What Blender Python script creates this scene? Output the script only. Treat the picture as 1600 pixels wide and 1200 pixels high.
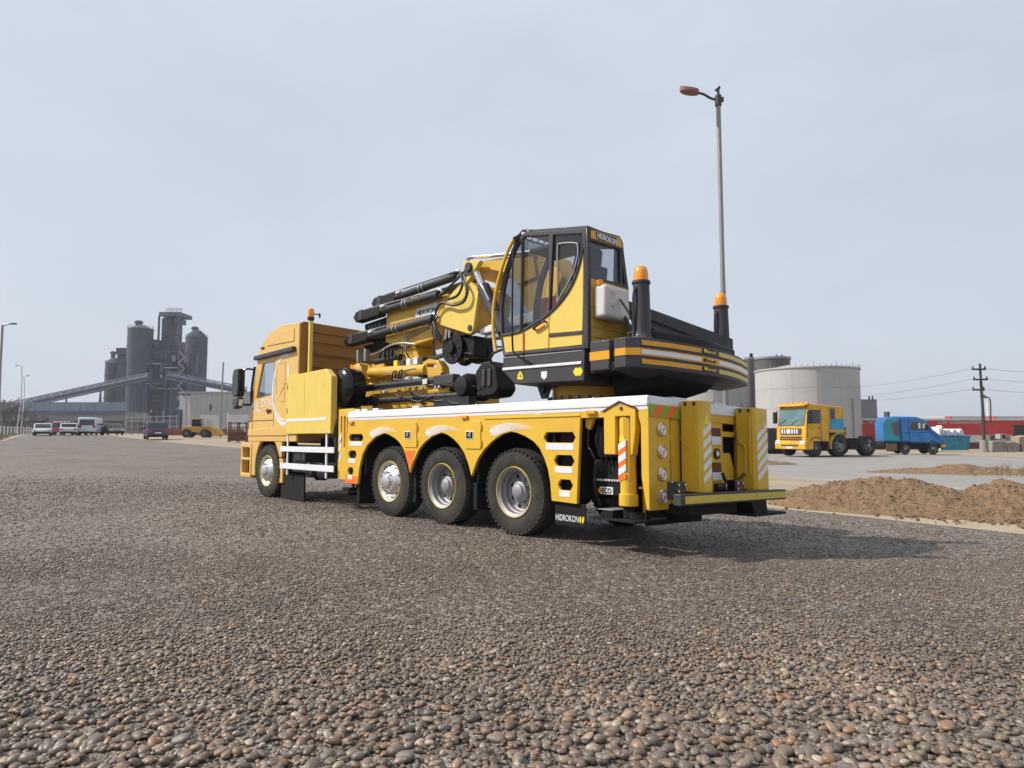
import bpy, bmesh, math, random
import numpy as np
from mathutils import Vector, Matrix
random.seed(7); RNG = np.random.default_rng(11)
R = math.radians
for o in list(bpy.data.objects): bpy.data.objects.remove(o)
sc = bpy.context.scene; C = sc.collection

# ------------------------------------------------------------------ camera, world, sun, exposure
F, HOR, CAMH = 1030.0, 675.0, 1.31
PIT = math.atan((HOR-600)/F)
cd = bpy.data.cameras.new('camera'); cam = bpy.data.objects.new('camera', cd); C.objects.link(cam)
cd.sensor_width = 36; cd.lens = 36*F/1600; cd.clip_start = .05; cd.clip_end = 4000
cam.location = (0, 0, CAMH); cam.rotation_euler = (R(90)+PIT, 0, 0); sc.camera = cam

SUN_EL = R(44); SUN_DIR = Vector((-.9995*math.cos(SUN_EL), -.03*math.cos(SUN_EL), math.sin(SUN_EL)))  # towards the sun
w = bpy.data.worlds.new('World'); sc.world = w; w.use_nodes = True
nt = w.node_tree; nt.nodes.clear()
out = nt.nodes.new('ShaderNodeOutputWorld'); bg = nt.nodes.new('ShaderNodeBackground')
sky = nt.nodes.new('ShaderNodeTexSky'); sky.sky_type = 'NISHITA'; sky.sun_disc = False
sky.sun_elevation = SUN_EL; sky.sun_rotation = math.atan2(SUN_DIR.x, SUN_DIR.y)
sky.air_density = 1.0; sky.dust_density = 3.0; sky.ozone_density = 1.0
tc = nt.nodes.new('ShaderNodeTexCoord'); mp = nt.nodes.new('ShaderNodeMapping'); mp.inputs['Scale'].default_value = (1, 1, 2.2)
n1 = nt.nodes.new('ShaderNodeTexNoise'); n1.inputs['Scale'].default_value = 2.2; n1.inputs['Detail'].default_value = 7; n1.inputs['Roughness'].default_value = .55
rp = nt.nodes.new('ShaderNodeMapRange'); rp.inputs['From Min'].default_value = .3; rp.inputs['From Max'].default_value = .7
rp.inputs['To Min'].default_value = .80; rp.inputs['To Max'].default_value = .98
mx = nt.nodes.new('ShaderNodeMix'); mx.data_type = 'RGBA'; mx.inputs['B'].default_value = (6.75, 7.45, 8.35, 1)
nt.links.new(tc.outputs['Generated'], mp.inputs['Vector']); nt.links.new(mp.outputs[0], n1.inputs['Vector'])
nt.links.new(n1.outputs['Fac'], rp.inputs['Value']); nt.links.new(rp.outputs[0], mx.inputs['Factor'])
nt.links.new(sky.outputs[0], mx.inputs['A']); nt.links.new(mx.outputs['Result'], bg.inputs['Color'])
bg.inputs['Strength'].default_value = .1; nt.links.new(bg.outputs[0], out.inputs['Surface'])
sl = bpy.data.lights.new('sun', 'SUN'); sl.energy = 5.0; sl.angle = R(.8); sl.color = (1, .94, .84)
so = bpy.data.objects.new('sun', sl); C.objects.link(so)
so.rotation_euler = SUN_DIR.to_track_quat('Z', 'Y').to_euler()
sc.view_settings.view_transform = 'Standard'; sc.view_settings.look = 'None'
sc.view_settings.exposure = .0; sc.view_settings.gamma = 1; sc.view_settings.use_curve_mapping = False

# ------------------------------------------------------------------ terrain and truck frames
TH = R(43.5)
U = np.array([-math.sin(TH), math.cos(TH)]); L = np.array([-math.cos(TH), -math.sin(TH)])
O = np.array([.9554, 9.329]); KY, KX = .038, -.0065           # the road's cross fall and long fall under the truck
def sstep(a, b, x):
    t = np.clip((x-a)/(b-a), 0, 1); return t*t*(3-2*t)
def g(x, y):
    """height of the road surface; the road has a cross fall and climbs gently to the far left"""
    x = np.asarray(x, float); y = np.asarray(y, float)
    lx = (x-O[0])*U[0]+(y-O[1])*U[1]; ly = (x-O[0])*L[0]+(y-O[1])*L[1]
    z = KY*(np.clip(ly, -3.6, 1.25)-1.25)+KX*np.clip(lx, -2.2, 9.2)
    az = x/np.maximum(y, 1)
    left = sstep(-.05, -.35, az)
    z = z+left*.0195*np.clip(y-20, 0, 60) - (1-left)*.012*np.clip(y-46, 0, 60)
    return z
def at(px, py, d):
    """the point d metres deep that stands at this place of the photograph"""
    x = (px-800)/F; z = -(py-600)/F
    yy = math.cos(PIT)-z*math.sin(PIT); zz = math.sin(PIT)+z*math.cos(PIT)
    return Vector((x*d/yy, d, CAMH+zz*d/yy))
def shear(v):
    return (v[0], v[1], v[2]+KY*(v[1]-1.25)+KX*v[0])

# ------------------------------------------------------------------ materials
MATS = {}
def M(name, col, rough=.5, metal=0., var=.12, scale=3., bump=0., bscale=60., coat=0., dirt=0., dcol=(.16, .12, .085), dscale=1.6, spec=.5):
    m = bpy.data.materials.new(name); m.use_nodes = True; t = m.node_tree; b = t.nodes['Principled BSDF']
    b.inputs['Roughness'].default_value = rough; b.inputs['Metallic'].default_value = metal
    b.inputs['Coat Weight'].default_value = coat; b.inputs['Coat Roughness'].default_value = .12
    b.inputs['Specular IOR Level'].default_value = spec
    co = t.nodes.new('ShaderNodeTexCoord'); n = t.nodes.new('ShaderNodeTexNoise')
    n.inputs['Scale'].default_value = scale; n.inputs['Detail'].default_value = 6; n.inputs['Roughness'].default_value = .6
    t.links.new(co.outputs['Object'], n.inputs['Vector'])
    mr = t.nodes.new('ShaderNodeMapRange'); mr.inputs['From Min'].default_value = .25; mr.inputs['From Max'].default_value = .75
    mr.inputs['To Min'].default_value = 1-var; mr.inputs['To Max'].default_value = 1+var
    t.links.new(n.outputs['Fac'], mr.inputs['Value'])
    hs = t.nodes.new('ShaderNodeHueSaturation'); hs.inputs['Color'].default_value = (*col, 1)
    t.links.new(mr.outputs[0], hs.inputs['Value']); src = hs.outputs['Color']
    if dirt:
        n2 = t.nodes.new('ShaderNodeTexNoise'); n2.inputs['Scale'].default_value = dscale; n2.inputs['Detail'].default_value = 9; n2.inputs['Roughness'].default_value = .68
        t.links.new(co.outputs['Object'], n2.inputs['Vector'])
        r2 = t.nodes.new('ShaderNodeMapRange'); r2.inputs['From Min'].default_value = .48; r2.inputs['From Max'].default_value = .78; r2.inputs['To Max'].default_value = dirt
        t.links.new(n2.outputs['Fac'], r2.inputs['Value'])
        x = t.nodes.new('ShaderNodeMix'); x.data_type = 'RGBA'; x.inputs['B'].default_value = (*dcol, 1)
        t.links.new(r2.outputs[0], x.inputs['Factor']); t.links.new(src, x.inputs['A']); src = x.outputs['Result']
        rr = t.nodes.new('ShaderNodeMapRange'); rr.inputs['To Min'].default_value = rough; rr.inputs['To Max'].default_value = min(1, rough+.45)
        t.links.new(n2.outputs['Fac'], rr.inputs['Value']); t.links.new(rr.outputs[0], b.inputs['Roughness'])
    t.links.new(src, b.inputs['Base Color'])
    if bump:
        n3 = t.nodes.new('ShaderNodeTexNoise'); n3.inputs['Scale'].default_value = bscale; n3.inputs['Detail'].default_value = 5
        t.links.new(co.outputs['Object'], n3.inputs['Vector'])
        bp = t.nodes.new('ShaderNodeBump'); bp.inputs['Strength'].default_value = bump; bp.inputs['Distance'].default_value = .02
        t.links.new(n3.outputs['Fac'], bp.inputs['Height']); t.links.new(bp.outputs[0], b.inputs['Normal'])
    MATS[name] = m; return m
def GLASS(name, tint, refl=.9):
    m = bpy.data.materials.new(name); m.use_nodes = True; t = m.node_tree; t.nodes.clear()
    o = t.nodes.new('ShaderNodeOutputMaterial'); mix = t.nodes.new('ShaderNodeMixShader'); lw = t.nodes.new('ShaderNodeLayerWeight'); lw.inputs['Blend'].default_value = .5
    pw = t.nodes.new('ShaderNodeMath'); pw.operation = 'POWER'; pw.inputs[1].default_value = 4; ma = t.nodes.new('ShaderNodeMath'); ma.operation = 'MULTIPLY_ADD'; ma.inputs[1].default_value = .7; ma.inputs[2].default_value = .05
    tr = t.nodes.new('ShaderNodeBsdfTransparent'); tr.inputs['Color'].default_value = (*[c**.5 for c in tint], 1)     # a pane has two faces
    gl = t.nodes.new('ShaderNodeBsdfGlossy'); gl.inputs['Roughness'].default_value = .03; gl.inputs['Color'].default_value = (refl, refl, refl, 1)
    t.links.new(lw.outputs['Facing'], pw.inputs[0]); t.links.new(pw.outputs[0], ma.inputs[0]); t.links.new(ma.outputs[0], mix.inputs[0])
    t.links.new(tr.outputs[0], mix.inputs[1]); t.links.new(gl.outputs[0], mix.inputs[2]); t.links.new(mix.outputs[0], o.inputs[0])
    MATS[name] = m; return m
yel = M('amber_paint', (.72, .435, .024), .34, var=.08, coat=.3, dirt=.42, dcol=(.36, .20, .05), bump=.03, bscale=9)
yelc = M('crane_yellow', (.62, .36, .022), .36, var=.08, coat=.3, dirt=.45, dcol=(.25, .14, .04), bump=.03, bscale=9)
yelp = M('pale_yellow_paint', (.73, .53, .10), .42, var=.05, coat=.15, dirt=.18, dcol=(.45, .30, .08))
cabp = M('cab_gold_paint', (.70, .43, .105), .33, var=.07, coat=.4, dirt=.28, dcol=(.48, .27, .08))
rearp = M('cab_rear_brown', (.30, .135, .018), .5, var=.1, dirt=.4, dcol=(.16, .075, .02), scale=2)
white = M('white_aluminium', (.74, .74, .76), .42, var=.07, dirt=.5, dcol=(.36, .34, .31), dscale=3)
wpaint = M('white_marking', (.8, .8, .8), .5, var=.06, dirt=.3, dcol=(.5, .47, .42))
polem_g = M('worn_grey_print', (.16, .16, .15), .7)
wtape = M('white_reflective_tape', (.74, .75, .78), .4, var=.08, scale=20)
grey = M('dark_grey_paint', (.043, .040, .048), .40, var=.12, coat=.1, dirt=.3, dcol=(.095, .085, .08), spec=.4)
black = M('black_steel', (.009, .008, .009), .38, var=.25, dirt=.25, dcol=(.028, .024, .022), spec=.3)
blackg = M('black_gloss', (.008, .008, .009), .18, var=.2, coat=.15, spec=.35)
under = M('chassis_black', (.009, .0085, .009), .65, var=.3, dirt=.5, dcol=(.028, .023, .019), spec=.3)
rubber = M('tyre_rubber', (.02, .0185, .0175), .72, var=.2, dirt=.75, dcol=(.105, .085, .06), dscale=2.4, bump=.15, bscale=40)
steel = M('bright_steel', (.62, .62, .65), .22, 1, var=.1)
rimg = M('rim_silver', (.34, .34, .37), .38, .7, var=.15, dirt=.6, dcol=(.2, .16, .12))
chrome = M('chrome_hub', (.75, .75, .78), .18, 1, var=.08, dirt=.2)
tubem = M('cylinder_black', (.014, .014, .017), .2, .1, var=.15, coat=.2, dirt=.3, dcol=(.1, .09, .08))
hosem = M('hose_rubber', (.02, .019, .02), .5, var=.2)
orange = M('orange_reflective', (.85, .17, .02), .42, var=.08)
green = M('lime_reflective', (.27, .40, .03), .42, var=.1)
amber = M('amber_lens', (.85, .30, .01), .25, var=.05, coat=.3)
redl = M('red_lens', (.16, .025, .012), .25, var=.1, coat=.3)
brown_l = M('brown_panel', (.10, .03, .012), .4, var=.15)
plast = M('white_plastic_tank', (.62, .60, .60), .45, var=.06, dirt=.2, dcol=(.45, .40, .25))
ystick = M('yellow_sticker', (.78, .66, .03), .4, var=.05)
tapey = M('amber_reflective_tape', (.72, .34, .012), .35, var=.08, scale=14)
tapep = M('olive_yellow_tape', (.60, .45, .06), .4, var=.1, scale=14)
seatm = M('seat_fabric', (.035, .03, .04), .85, var=.2)
interior = M('cab_trim', (.16, .13, .13), .7, var=.2)
glass = GLASS('tinted_glass', (.52, .54, .58)); glassl = GLASS('clear_glass', (.80, .84, .86))

# ------------------------------------------------------------------ mesh builder
class B:
    def __init__(s): s.v = []; s.f = []
    def add(s, vs, fs):
        k = len(s.v); s.v += [tuple(map(float, p)) for p in vs]; s.f += [tuple(i+k for i in q) for q in fs]; return s
    def box(s, x0, x1, y0, y1, z0, z1):
        x0, x1 = sorted((x0, x1)); y0, y1 = sorted((y0, y1)); z0, z1 = sorted((z0, z1))
        return s.add([(x, y, z) for x in (x0, x1) for y in (y0, y1) for z in (z0, z1)],
                     [(0, 1, 3, 2), (4, 6, 7, 5), (0, 4, 5, 1), (2, 3, 7, 6), (0, 2, 6, 4), (1, 5, 7, 3)])
    def prism(s, poly, ax, a0, a1):
        """polygon in the plane across axis ax ('y': (x,z), 'x': (y,z), 'z': (x,y)) extruded from a0 to a1"""
        f = {'y': lambda p, a: (p[0], a, p[1]), 'x': lambda p, a: (a, p[0], p[1]), 'z': lambda p, a: (p[0], p[1], a)}[ax]
        n = len(poly)
        return s.add([f(p, a0) for p in poly]+[f(p, a1) for p in poly],
                     [tuple(range(n)), tuple(range(2*n-1, n-1, -1))]+[(i, (i+1) % n, n+(i+1) % n, n+i) for i in range(n)])
    def plate(s, loops, ax, a0, a1):
        """outline with holes, extruded"""
        f = {'y': lambda p, a: (p[0], a, p[1]), 'x': lambda p, a: (a, p[0], p[1]), 'z': lambda p, a: (p[0], p[1], a)}[ax]
        bm = bmesh.new(); es = []; allv = []
        for lp in loops:
            vs = [bm.verts.new((p[0], p[1], 0)) for p in lp]; allv += vs
            es += [bm.edges.new((vs[i], vs[(i+1) % len(vs)])) for i in range(len(vs))]
        bmesh.ops.triangle_fill(bm, use_beauty=True, use_dissolve=False, edges=es, normal=(0, 0, 1))
        bm.verts.index_update(); n = len(allv); idx = {v: i for i, v in enumerate(allv)}
        tris = [tuple(idx[v] for v in q.verts) for q in bm.faces]; co = [(v.co.x, v.co.y) for v in allv]; bm.free()
        fs = tris+[tuple(n+i for i in reversed(q)) for q in tris]; k = 0
        for lp in loops:
            m = len(lp); fs += [(k+i, k+(i+1) % m, n+k+(i+1) % m, n+k+i) for i in range(m)]; k += m
        return s.add([f(p, a0) for p in co]+[f(p, a1) for p in co], fs)
    def strip(s, pts, y0, y1, th):
        """a bent sheet: open (x,z) profile carried across y, th thick (to its inner side)"""
        P = [Vector(p) for p in pts]; n = len(P); Q = []
        for i in range(n):
            d = (P[min(i+1, n-1)]-P[max(i-1, 0)]).normalized(); Q.append(P[i]+Vector((-d.y, d.x))*th)
        return s.prism([tuple(p) for p in P]+[tuple(q) for q in reversed(Q)], 'y', y0, y1)
    def cyl(s, p0, p1, r0, r1=None, n=16):
        r1 = r0 if r1 is None else r1
        p0 = Vector(p0); p1 = Vector(p1); d = (p1-p0).normalized(); a = d.orthogonal().normalized(); b = d.cross(a)
        cs = [(math.cos(2*math.pi*i/n), math.sin(2*math.pi*i/n)) for i in range(n)]
        return s.add([p0+(a*c+b*q)*r0 for c, q in cs]+[p1+(a*c+b*q)*r1 for c, q in cs],
                     [tuple(range(n-1, -1, -1)), tuple(range(n, 2*n))]+[(i, (i+1) % n, n+(i+1) % n, n+i) for i in range(n)])
    def tube(s, pts, r, n=8, smooth=True):
        P = [Vector(p) for p in pts]
        if smooth and len(P) > 2:
            Q = []
            for i in range(len(P)-1):
                a, b, c, d = P[max(i-1, 0)], P[i], P[i+1], P[min(i+2, len(P)-1)]
                for k in range(5):
                    t = k/5; Q.append(.5*((2*b)+(c-a)*t+(2*a-5*b+4*c-d)*t*t+(3*b-a-3*c+d)*t**3))
            P = Q+[P[-1]]
        vs = []; nrm = None
        for i, p in enumerate(P):
            d = (P[min(i+1, len(P)-1)]-P[max(i-1, 0)]).normalized()
            nrm = d.orthogonal().normalized() if nrm is None else (nrm-d*nrm.dot(d)).normalized()
            b = d.cross(nrm); rr = r[i] if isinstance(r, (list, tuple)) else r
            vs += [p+(nrm*math.cos(2*math.pi*k/n)+b*math.sin(2*math.pi*k/n))*rr for k in range(n)]
        m = len(P); fs = [tuple(range(n-1, -1, -1)), tuple(range((m-1)*n, m*n))]
        for i in range(m-1): fs += [(i*n+k, i*n+(k+1) % n, (i+1)*n+(k+1) % n, (i+1)*n+k) for k in range(n)]
        return s.add(vs, fs)
    def lathe(s, prof, c, d=(0, 1, 0), n=40, closed=False):
        """profile of (along, radius) turned about direction d through c"""
        c = Vector(c); d = Vector(d).normalized(); a = d.orthogonal().normalized(); b = d.cross(a); vs = []
        for h, r in prof:
            vs += [c+d*h+(a*math.cos(2*math.pi*k/n)+b*math.sin(2*math.pi*k/n))*max(r, 1e-4) for k in range(n)]
        m = len(prof); fs = []
        for i in range(m if closed else m-1):
            j = (i+1) % m; fs += [(i*n+k, i*n+(k+1) % n, j*n+(k+1) % n, j*n+k) for k in range(n)]
        if not closed: fs += [tuple(range(n-1, -1, -1)), tuple(range((m-1)*n, m*n))]
        return s.add(vs, fs)
    def make(s, name, mat, parent=None, bevel=0., ang=35, sh=False, xf=None, seg=2, label=None):
        vs = s.v
        if sh: vs = [shear(p) for p in vs]
        if xf is not None: vs = [tuple(xf @ Vector(p)) for p in vs]
        me = bpy.data.meshes.new(name); me.from_pydata(vs, [], s.f)
        bm = bmesh.new(); bm.from_mesh(me); bmesh.ops.recalc_face_normals(bm, faces=bm.faces); bm.to_mesh(me); bm.free()
        return link(name, me, mat, parent, bevel, ang, seg, label)
def link(name, me, mat, parent=None, bevel=0., ang=35, seg=2, label=None):
    me.polygons.foreach_set('use_smooth', [True]*len(me.polygons)); me.set_sharp_from_angle(angle=R(ang))
    me.materials.append(mat); o = bpy.data.objects.new(name, me); C.objects.link(o); o.parent = parent
    if bevel:
        b = o.modifiers.new('bevel', 'BEVEL'); b.width = bevel; b.segments = seg; b.limit_method = 'ANGLE'; b.angle_limit = R(40); b.harden_normals = False
    if label: o['label'] = label
    return o
def empty(name, loc, rz=0., label=None, cat=None, group=None, kind=None):
    o = bpy.data.objects.new(name, None); C.objects.link(o); o.location = loc; o.rotation_euler = (0, 0, rz); o.empty_display_size = .3
    return tag(o, label, cat, group, kind)
def tag(o, label=None, cat=None, group=None, kind=None):
    if label: o['label'] = label
    if cat: o['category'] = cat
    if group: o['group'] = group
    if kind: o['kind'] = kind
    return o
def text(name, body, size, mat, parent, fn, depth=.004, width=None, font_shear=0, bold=0.):
    """flat lettering; fn maps (right, up, out) to the part's own coordinates"""
    cu = bpy.data.curves.new(name, 'FONT'); cu.body = body; cu.size = size; cu.extrude = depth/2; cu.shear = font_shear; cu.offset = bold; cu.resolution_u = 3
    t = bpy.data.objects.new(name, cu); C.objects.link(t); dg = bpy.context.evaluated_depsgraph_get()
    me = bpy.data.meshes.new_from_object(t.evaluated_get(dg)); bpy.data.objects.remove(t); bpy.data.curves.remove(cu)
    xs = [v.co.x for v in me.vertices]; x0, x1 = min(xs), max(xs); k = 1 if not width else width/(x1-x0)
    for v in me.vertices: v.co = fn((v.co.x-x0)*k, v.co.y, v.co.z+depth/2)
    me.name = name
    return link(name, me, mat, parent)
def circle(cx, cy, r, n=20, ry=None):
    ry = r if ry is None else ry
    return [(cx+r*math.cos(2*math.pi*i/n), cy+ry*math.sin(2*math.pi*i/n)) for i in range(n)]
def vnoise(x, y, seed=0):
    x = np.asarray(x, float); y = np.asarray(y, float); xi = np.floor(x).astype(np.int64); yi = np.floor(y).astype(np.int64); fx = x-xi; fy = y-yi
    def h(a, b):
        n = (a*374761393+b*668265263+seed*974634777) & 0xffffffff; n = ((n ^ (n >> 13))*1274126177) & 0xffffffff; return ((n ^ (n >> 16)) & 0xffff)/65535.
    fx = fx*fx*(3-2*fx); fy = fy*fy*(3-2*fy)
    return (h(xi, yi)*(1-fx)+h(xi+1, yi)*fx)*(1-fy)+(h(xi, yi+1)*(1-fx)+h(xi+1, yi+1)*fx)*fy
def fbm(x, y, oct=5, seed=0, gain=.5):
    s = 0; a = 1; t = 0
    for i in range(oct): s = s+a*vnoise(np.asarray(x)*2**i+17*i, np.asarray(y)*2**i-9*i, seed+i); t += a; a *= gain
    return s/t
def gridmesh(name, X, Y, Z, mat, parent=None, ang=180):
    n, m = X.shape; vs = np.stack([X, Y, Z], -1).reshape(-1, 3); i = np.arange(n-1)[:, None]*m+np.arange(m-1)[None, :]
    fs = np.stack([i, i+1, i+m+1, i+m], -1).reshape(-1, 4)
    me = bpy.data.meshes.new(name); me.from_pydata(vs.tolist(), [], fs.tolist()); return link(name, me, mat, parent, ang=ang)

# ------------------------------------------------------------------ the ground, road and gravel
def gravel_mat():
    m = bpy.data.materials.new('gravel_road'); m.use_nodes = True; t = m.node_tree; b = t.nodes['Principled BSDF']; b.inputs['Roughness'].default_value = .6
    N = t.nodes.new; lk = t.links.new; co = N('ShaderNodeTexCoord')
    v = N('ShaderNodeTexVoronoi'); v.inputs['Scale'].default_value = 21; v2 = N('ShaderNodeTexVoronoi'); v2.inputs['Scale'].default_value = 60
    n = N('ShaderNodeTexNoise'); n.inputs['Scale'].default_value = .3; n.inputs['Detail'].default_value = 10; n.inputs['Roughness'].default_value = .66; n.inputs['Distortion'].default_value = .6
    for q in (v, v2, n): lk(co.outputs['Object'], q.inputs['Vector'])
    sep = N('ShaderNodeSeparateColor'); lk(v.outputs['Color'], sep.inputs[0]); sep2 = N('ShaderNodeSeparateColor'); lk(v2.outputs['Color'], sep2.inputs[0])
    ad = N('ShaderNodeMix'); ad.inputs['Factor'].default_value = .4; lk(sep.outputs[0], ad.inputs['A']); lk(sep2.outputs[0], ad.inputs['B'])
    cr = N('ShaderNodeValToRGB'); e = cr.color_ramp.elements
    e[0].position = .1; e[0].color = (.062, .046, .038, 1); e[1].position = .95; e[1].color = (.47, .40, .34, 1)
    for p, c in ((.35, (.13, .102, .084)), (.6, (.20, .157, .128)), (.8, (.27, .225, .19))): k = e.new(p); k.color = (*c, 1)
    lk(ad.outputs['Result'], cr.inputs[0])
    mr = N('ShaderNodeMapRange'); mr.inputs['From Min'].default_value = .3; mr.inputs['From Max'].default_value = .7; mr.inputs['To Min'].default_value = .66; mr.inputs['To Max'].default_value = 1.08
    lk(n.outputs['Fac'], mr.inputs['Value']); hs = N('ShaderNodeHueSaturation'); lk(cr.outputs[0], hs.inputs['Color']); lk(mr.outputs[0], hs.inputs['Value']); lk(hs.outputs[0], b.inputs['Base Color'])
    a = N('ShaderNodeMath'); a.operation = 'MULTIPLY_ADD'; a.inputs[1].default_value = .5; lk(v2.outputs['Distance'], a.inputs[0]); lk(v.outputs['Distance'], a.inputs[2])
    bp = N('ShaderNodeBump'); bp.invert = True; bp.inputs['Strength'].default_value = 1; bp.inputs['Distance'].default_value = .035; lk(a.outputs[0], bp.inputs['Height']); lk(bp.outputs[0], b.inputs['Normal'])
    return m
gravelm = gravel_mat()
dirtm = M('dry_tan_earth', (.30, .245, .175), .95, var=.22, scale=.6, bump=.5, bscale=14, dirt=.7, dcol=(.22, .16, .10), dscale=.25)
grassm = M('dry_verge_grass', (.16, .13, .06), .95, var=.3, scale=2, bump=.8, bscale=20)
asph = M('pale_concrete_road', (.25, .235, .225), .9, var=.12, scale=.5, bump=.2, bscale=30, dirt=.5, dcol=(.19, .165, .14), dscale=.3)
sandm = M('sand_verge', (.34, .28, .195), .95, var=.15, scale=3, bump=.5, bscale=25, dirt=.5, dcol=(.24, .19, .13), dscale=2.5)

def axis(*segs):
    return np.concatenate([np.arange(a, b, s) for a, b, s in segs]+[[segs[-1][1]]])
gx = axis((-900, -200, 70), (-200, -60, 10), (-60, -14, 2), (-14, 20, .5), (20, 70, 2.5), (70, 200, 13), (200, 900, 70))
gy = axis((-300, -20, 40), (-20, 2, 2), (2, 30, .5), (30, 110, 2), (110, 250, 14), (250, 900, 130))
GX, GY = np.meshgrid(gx, gy)
ground = gridmesh('ground', GX, GY, g(GX, GY)-.05, dirtm); tag(ground, 'tan dry earth spreading to the horizon', kind='structure')

def resample(pl, n):
    pl = np.array(pl, float); d = np.r_[0, np.cumsum(np.hypot(*np.diff(pl, axis=0).T))]; t = np.linspace(0, 1, n)*d[-1]
    return np.stack([np.interp(t, d, pl[:, 0]), np.interp(t, d, pl[:, 1])], -1)
def ribbon(name, left, right, n, m, dz, mat, label, curve=0.):
    a = resample(left, n); b = resample(right, n); t = np.linspace(0, 1, m)[None, :, None]
    P = a[:, None]*(1-t)+b[:, None]*t; Z = g(P[..., 0], P[..., 1])+dz
    P = np.concatenate([P[:, :1], P, P[:, -1:]], 1); Z = np.concatenate([Z[:, :1]-.12, Z, Z[:, -1:]-.12], 1)   # edges turned down into the ground
    o = gridmesh(name, P[..., 0], P[..., 1], Z, mat); tag(o, label, kind='structure'); return o
REDGE = [(18.6, -3), (11, 5.6), (7.43, 9.7), (5.3, 12.9), (-18.5, 44.6), (-30.4, 57.2), (-49, 79.9), (-80, 118)]
road = ribbon('gravel_road', [(-16, -14), (-24, 12), (-32, 36), (-40.8, 52.7), (-62, 84), (-100, 136)], REDGE, 230, 150, 0, gravelm, 'wide grey brown gravel road running to the far left')
verge = ribbon('sand_verge', [(18.6, -3), (11, 5.6), (7.43, 9.7), (5.3, 12.9), (-18.5, 44.6)], [(20.4, -2.4), (12.6, 6.4), (8.35, 10.85), (6.1, 14.0), (-17.4, 45.6)], 120, 6, -.02, sandm, 'pale sand strip along the right edge of the gravel road')
side_road = ribbon('side_road', [(40, 3), (17, 12.5), (12.3, 17.2), (8.4, 24.5), (2, 36), (-14, 56)], [(70, 14), (44, 24), (33, 33), (27.5, 50), (19, 62), (4, 82)], 90, 30, -.03, asph, 'pale concrete side road beyond the dirt mounds')
lverge = ribbon('left_verge', [(-40, -10), (-46, 30), (-58, 60), (-84, 92), (-125, 140)], [(-16.6, -14.2), (-24.6, 12), (-32.6, 36.2), (-41.3, 53), (-100.6, 136.4)], 60, 20, -.02, grassm, 'dry brown grass verge left of the gravel road')

# pebbles: one rounded stone template per size class, each stone squashed, turned and set into the road
def pebble_mat():
    m = bpy.data.materials.new('river_pebble'); m.use_nodes = True; t = m.node_tree; b = t.nodes['Principled BSDF']; b.inputs['Roughness'].default_value = .46; b.inputs['Specular IOR Level'].default_value = .5
    ge = t.nodes.new('ShaderNodeNewGeometry'); oi = t.nodes.new('ShaderNodeObjectInfo')
    ad = t.nodes.new('ShaderNodeMath'); ad.operation = 'ADD'; fr = t.nodes.new('ShaderNodeMath'); fr.operation = 'FRACT'
    t.links.new(ge.outputs['Random Per Island'], ad.inputs[0]); t.links.new(oi.outputs['Random'], ad.inputs[1]); t.links.new(ad.outputs[0], fr.inputs[0])
    cr = t.nodes.new('ShaderNodeValToRGB'); cr.color_ramp.interpolation = 'LINEAR'; e = cr.color_ramp.elements
    cols = [tuple(np.array(c)*np.array([1.06, .95, .84])) for c in [(.10, .085, .078), (.17, .138, .118), (.14, .122, .118), (.215, .165, .125), (.12, .10, .09), (.23, .195, .165), (.17, .16, .165), (.18, .13, .10), (.26, .22, .185), (.14, .12, .108), (.29, .19, .11), (.19, .18, .18), (.155, .13, .115), (.42, .38, .33), (.22, .14, .105), (.13, .112, .105)]]
    e[0].position = 0; e[0].color = (*cols[0], 1); e[1].position = 1; e[1].color = (*cols[-1], 1)
    for i, c in enumerate(cols[1:-1], 1): k = e.new(i/(len(cols)-1)); k.color = (*c, 1)
    co = t.nodes.new('ShaderNodeTexCoord'); n = t.nodes.new('ShaderNodeTexNoise'); n.inputs['Scale'].default_value = 90; n.inputs['Detail'].default_value = 4
    t.links.new(co.outputs['Object'], n.inputs['Vector']); t.links.new(fr.outputs[0], cr.inputs[0])
    mr = t.nodes.new('ShaderNodeMapRange'); mr.inputs['From Min'].default_value = .6; mr.inputs['From Max'].default_value = 1.4; mr.inputs['To Min'].default_value = .46; mr.inputs['To Max'].default_value = 1.20
    nl = t.nodes.new('ShaderNodeTexNoise'); nl.inputs['Scale'].default_value = .9; nl.inputs['Detail'].default_value = 6; t.links.new(ge.outputs['Position'], nl.inputs['Vector'])
    sm = t.nodes.new('ShaderNodeMath'); sm.operation = 'ADD'; t.links.new(n.outputs['Fac'], sm.inputs[0]); t.links.new(nl.outputs['Fac'], sm.inputs[1]); t.links.new(sm.outputs[0], mr.inputs['Value'])
    hs = t.nodes.new('ShaderNodeHueSaturation'); t.links.new(cr.outputs[0], hs.inputs['Color']); t.links.new(mr.outputs[0], hs.inputs['Value']); t.links.new(hs.outputs[0], b.inputs['Base Color'])
    bp = t.nodes.new('ShaderNodeBump'); bp.inputs['Strength'].default_value = .25; bp.inputs['Distance'].default_value = .003; t.links.new(n.outputs['Fac'], bp.inputs['Height']); t.links.new(bp.outputs[0], b.inputs['Normal'])
    return m
pebm = pebble_mat()
def ico(level):
    bm = bmesh.new(); bmesh.ops.create_icosphere(bm, subdivisions=level, radius=1); bm.verts.index_update()
    v = np.array([q.co[:] for q in bm.verts]); f = np.array([[x.index for x in q.verts] for q in bm.faces]); bm.free(); return v, f
OCT = (np.array([[1, 0, 0], [-1, 0, 0], [0, 1, 0], [0, -1, 0], [0, 0, 1], [0, 0, -1]], float),
       np.array([[0, 2, 4], [2, 1, 4], [1, 3, 4], [3, 0, 4], [2, 0, 5], [1, 2, 5], [3, 1, 5], [0, 3, 5]]))
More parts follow.
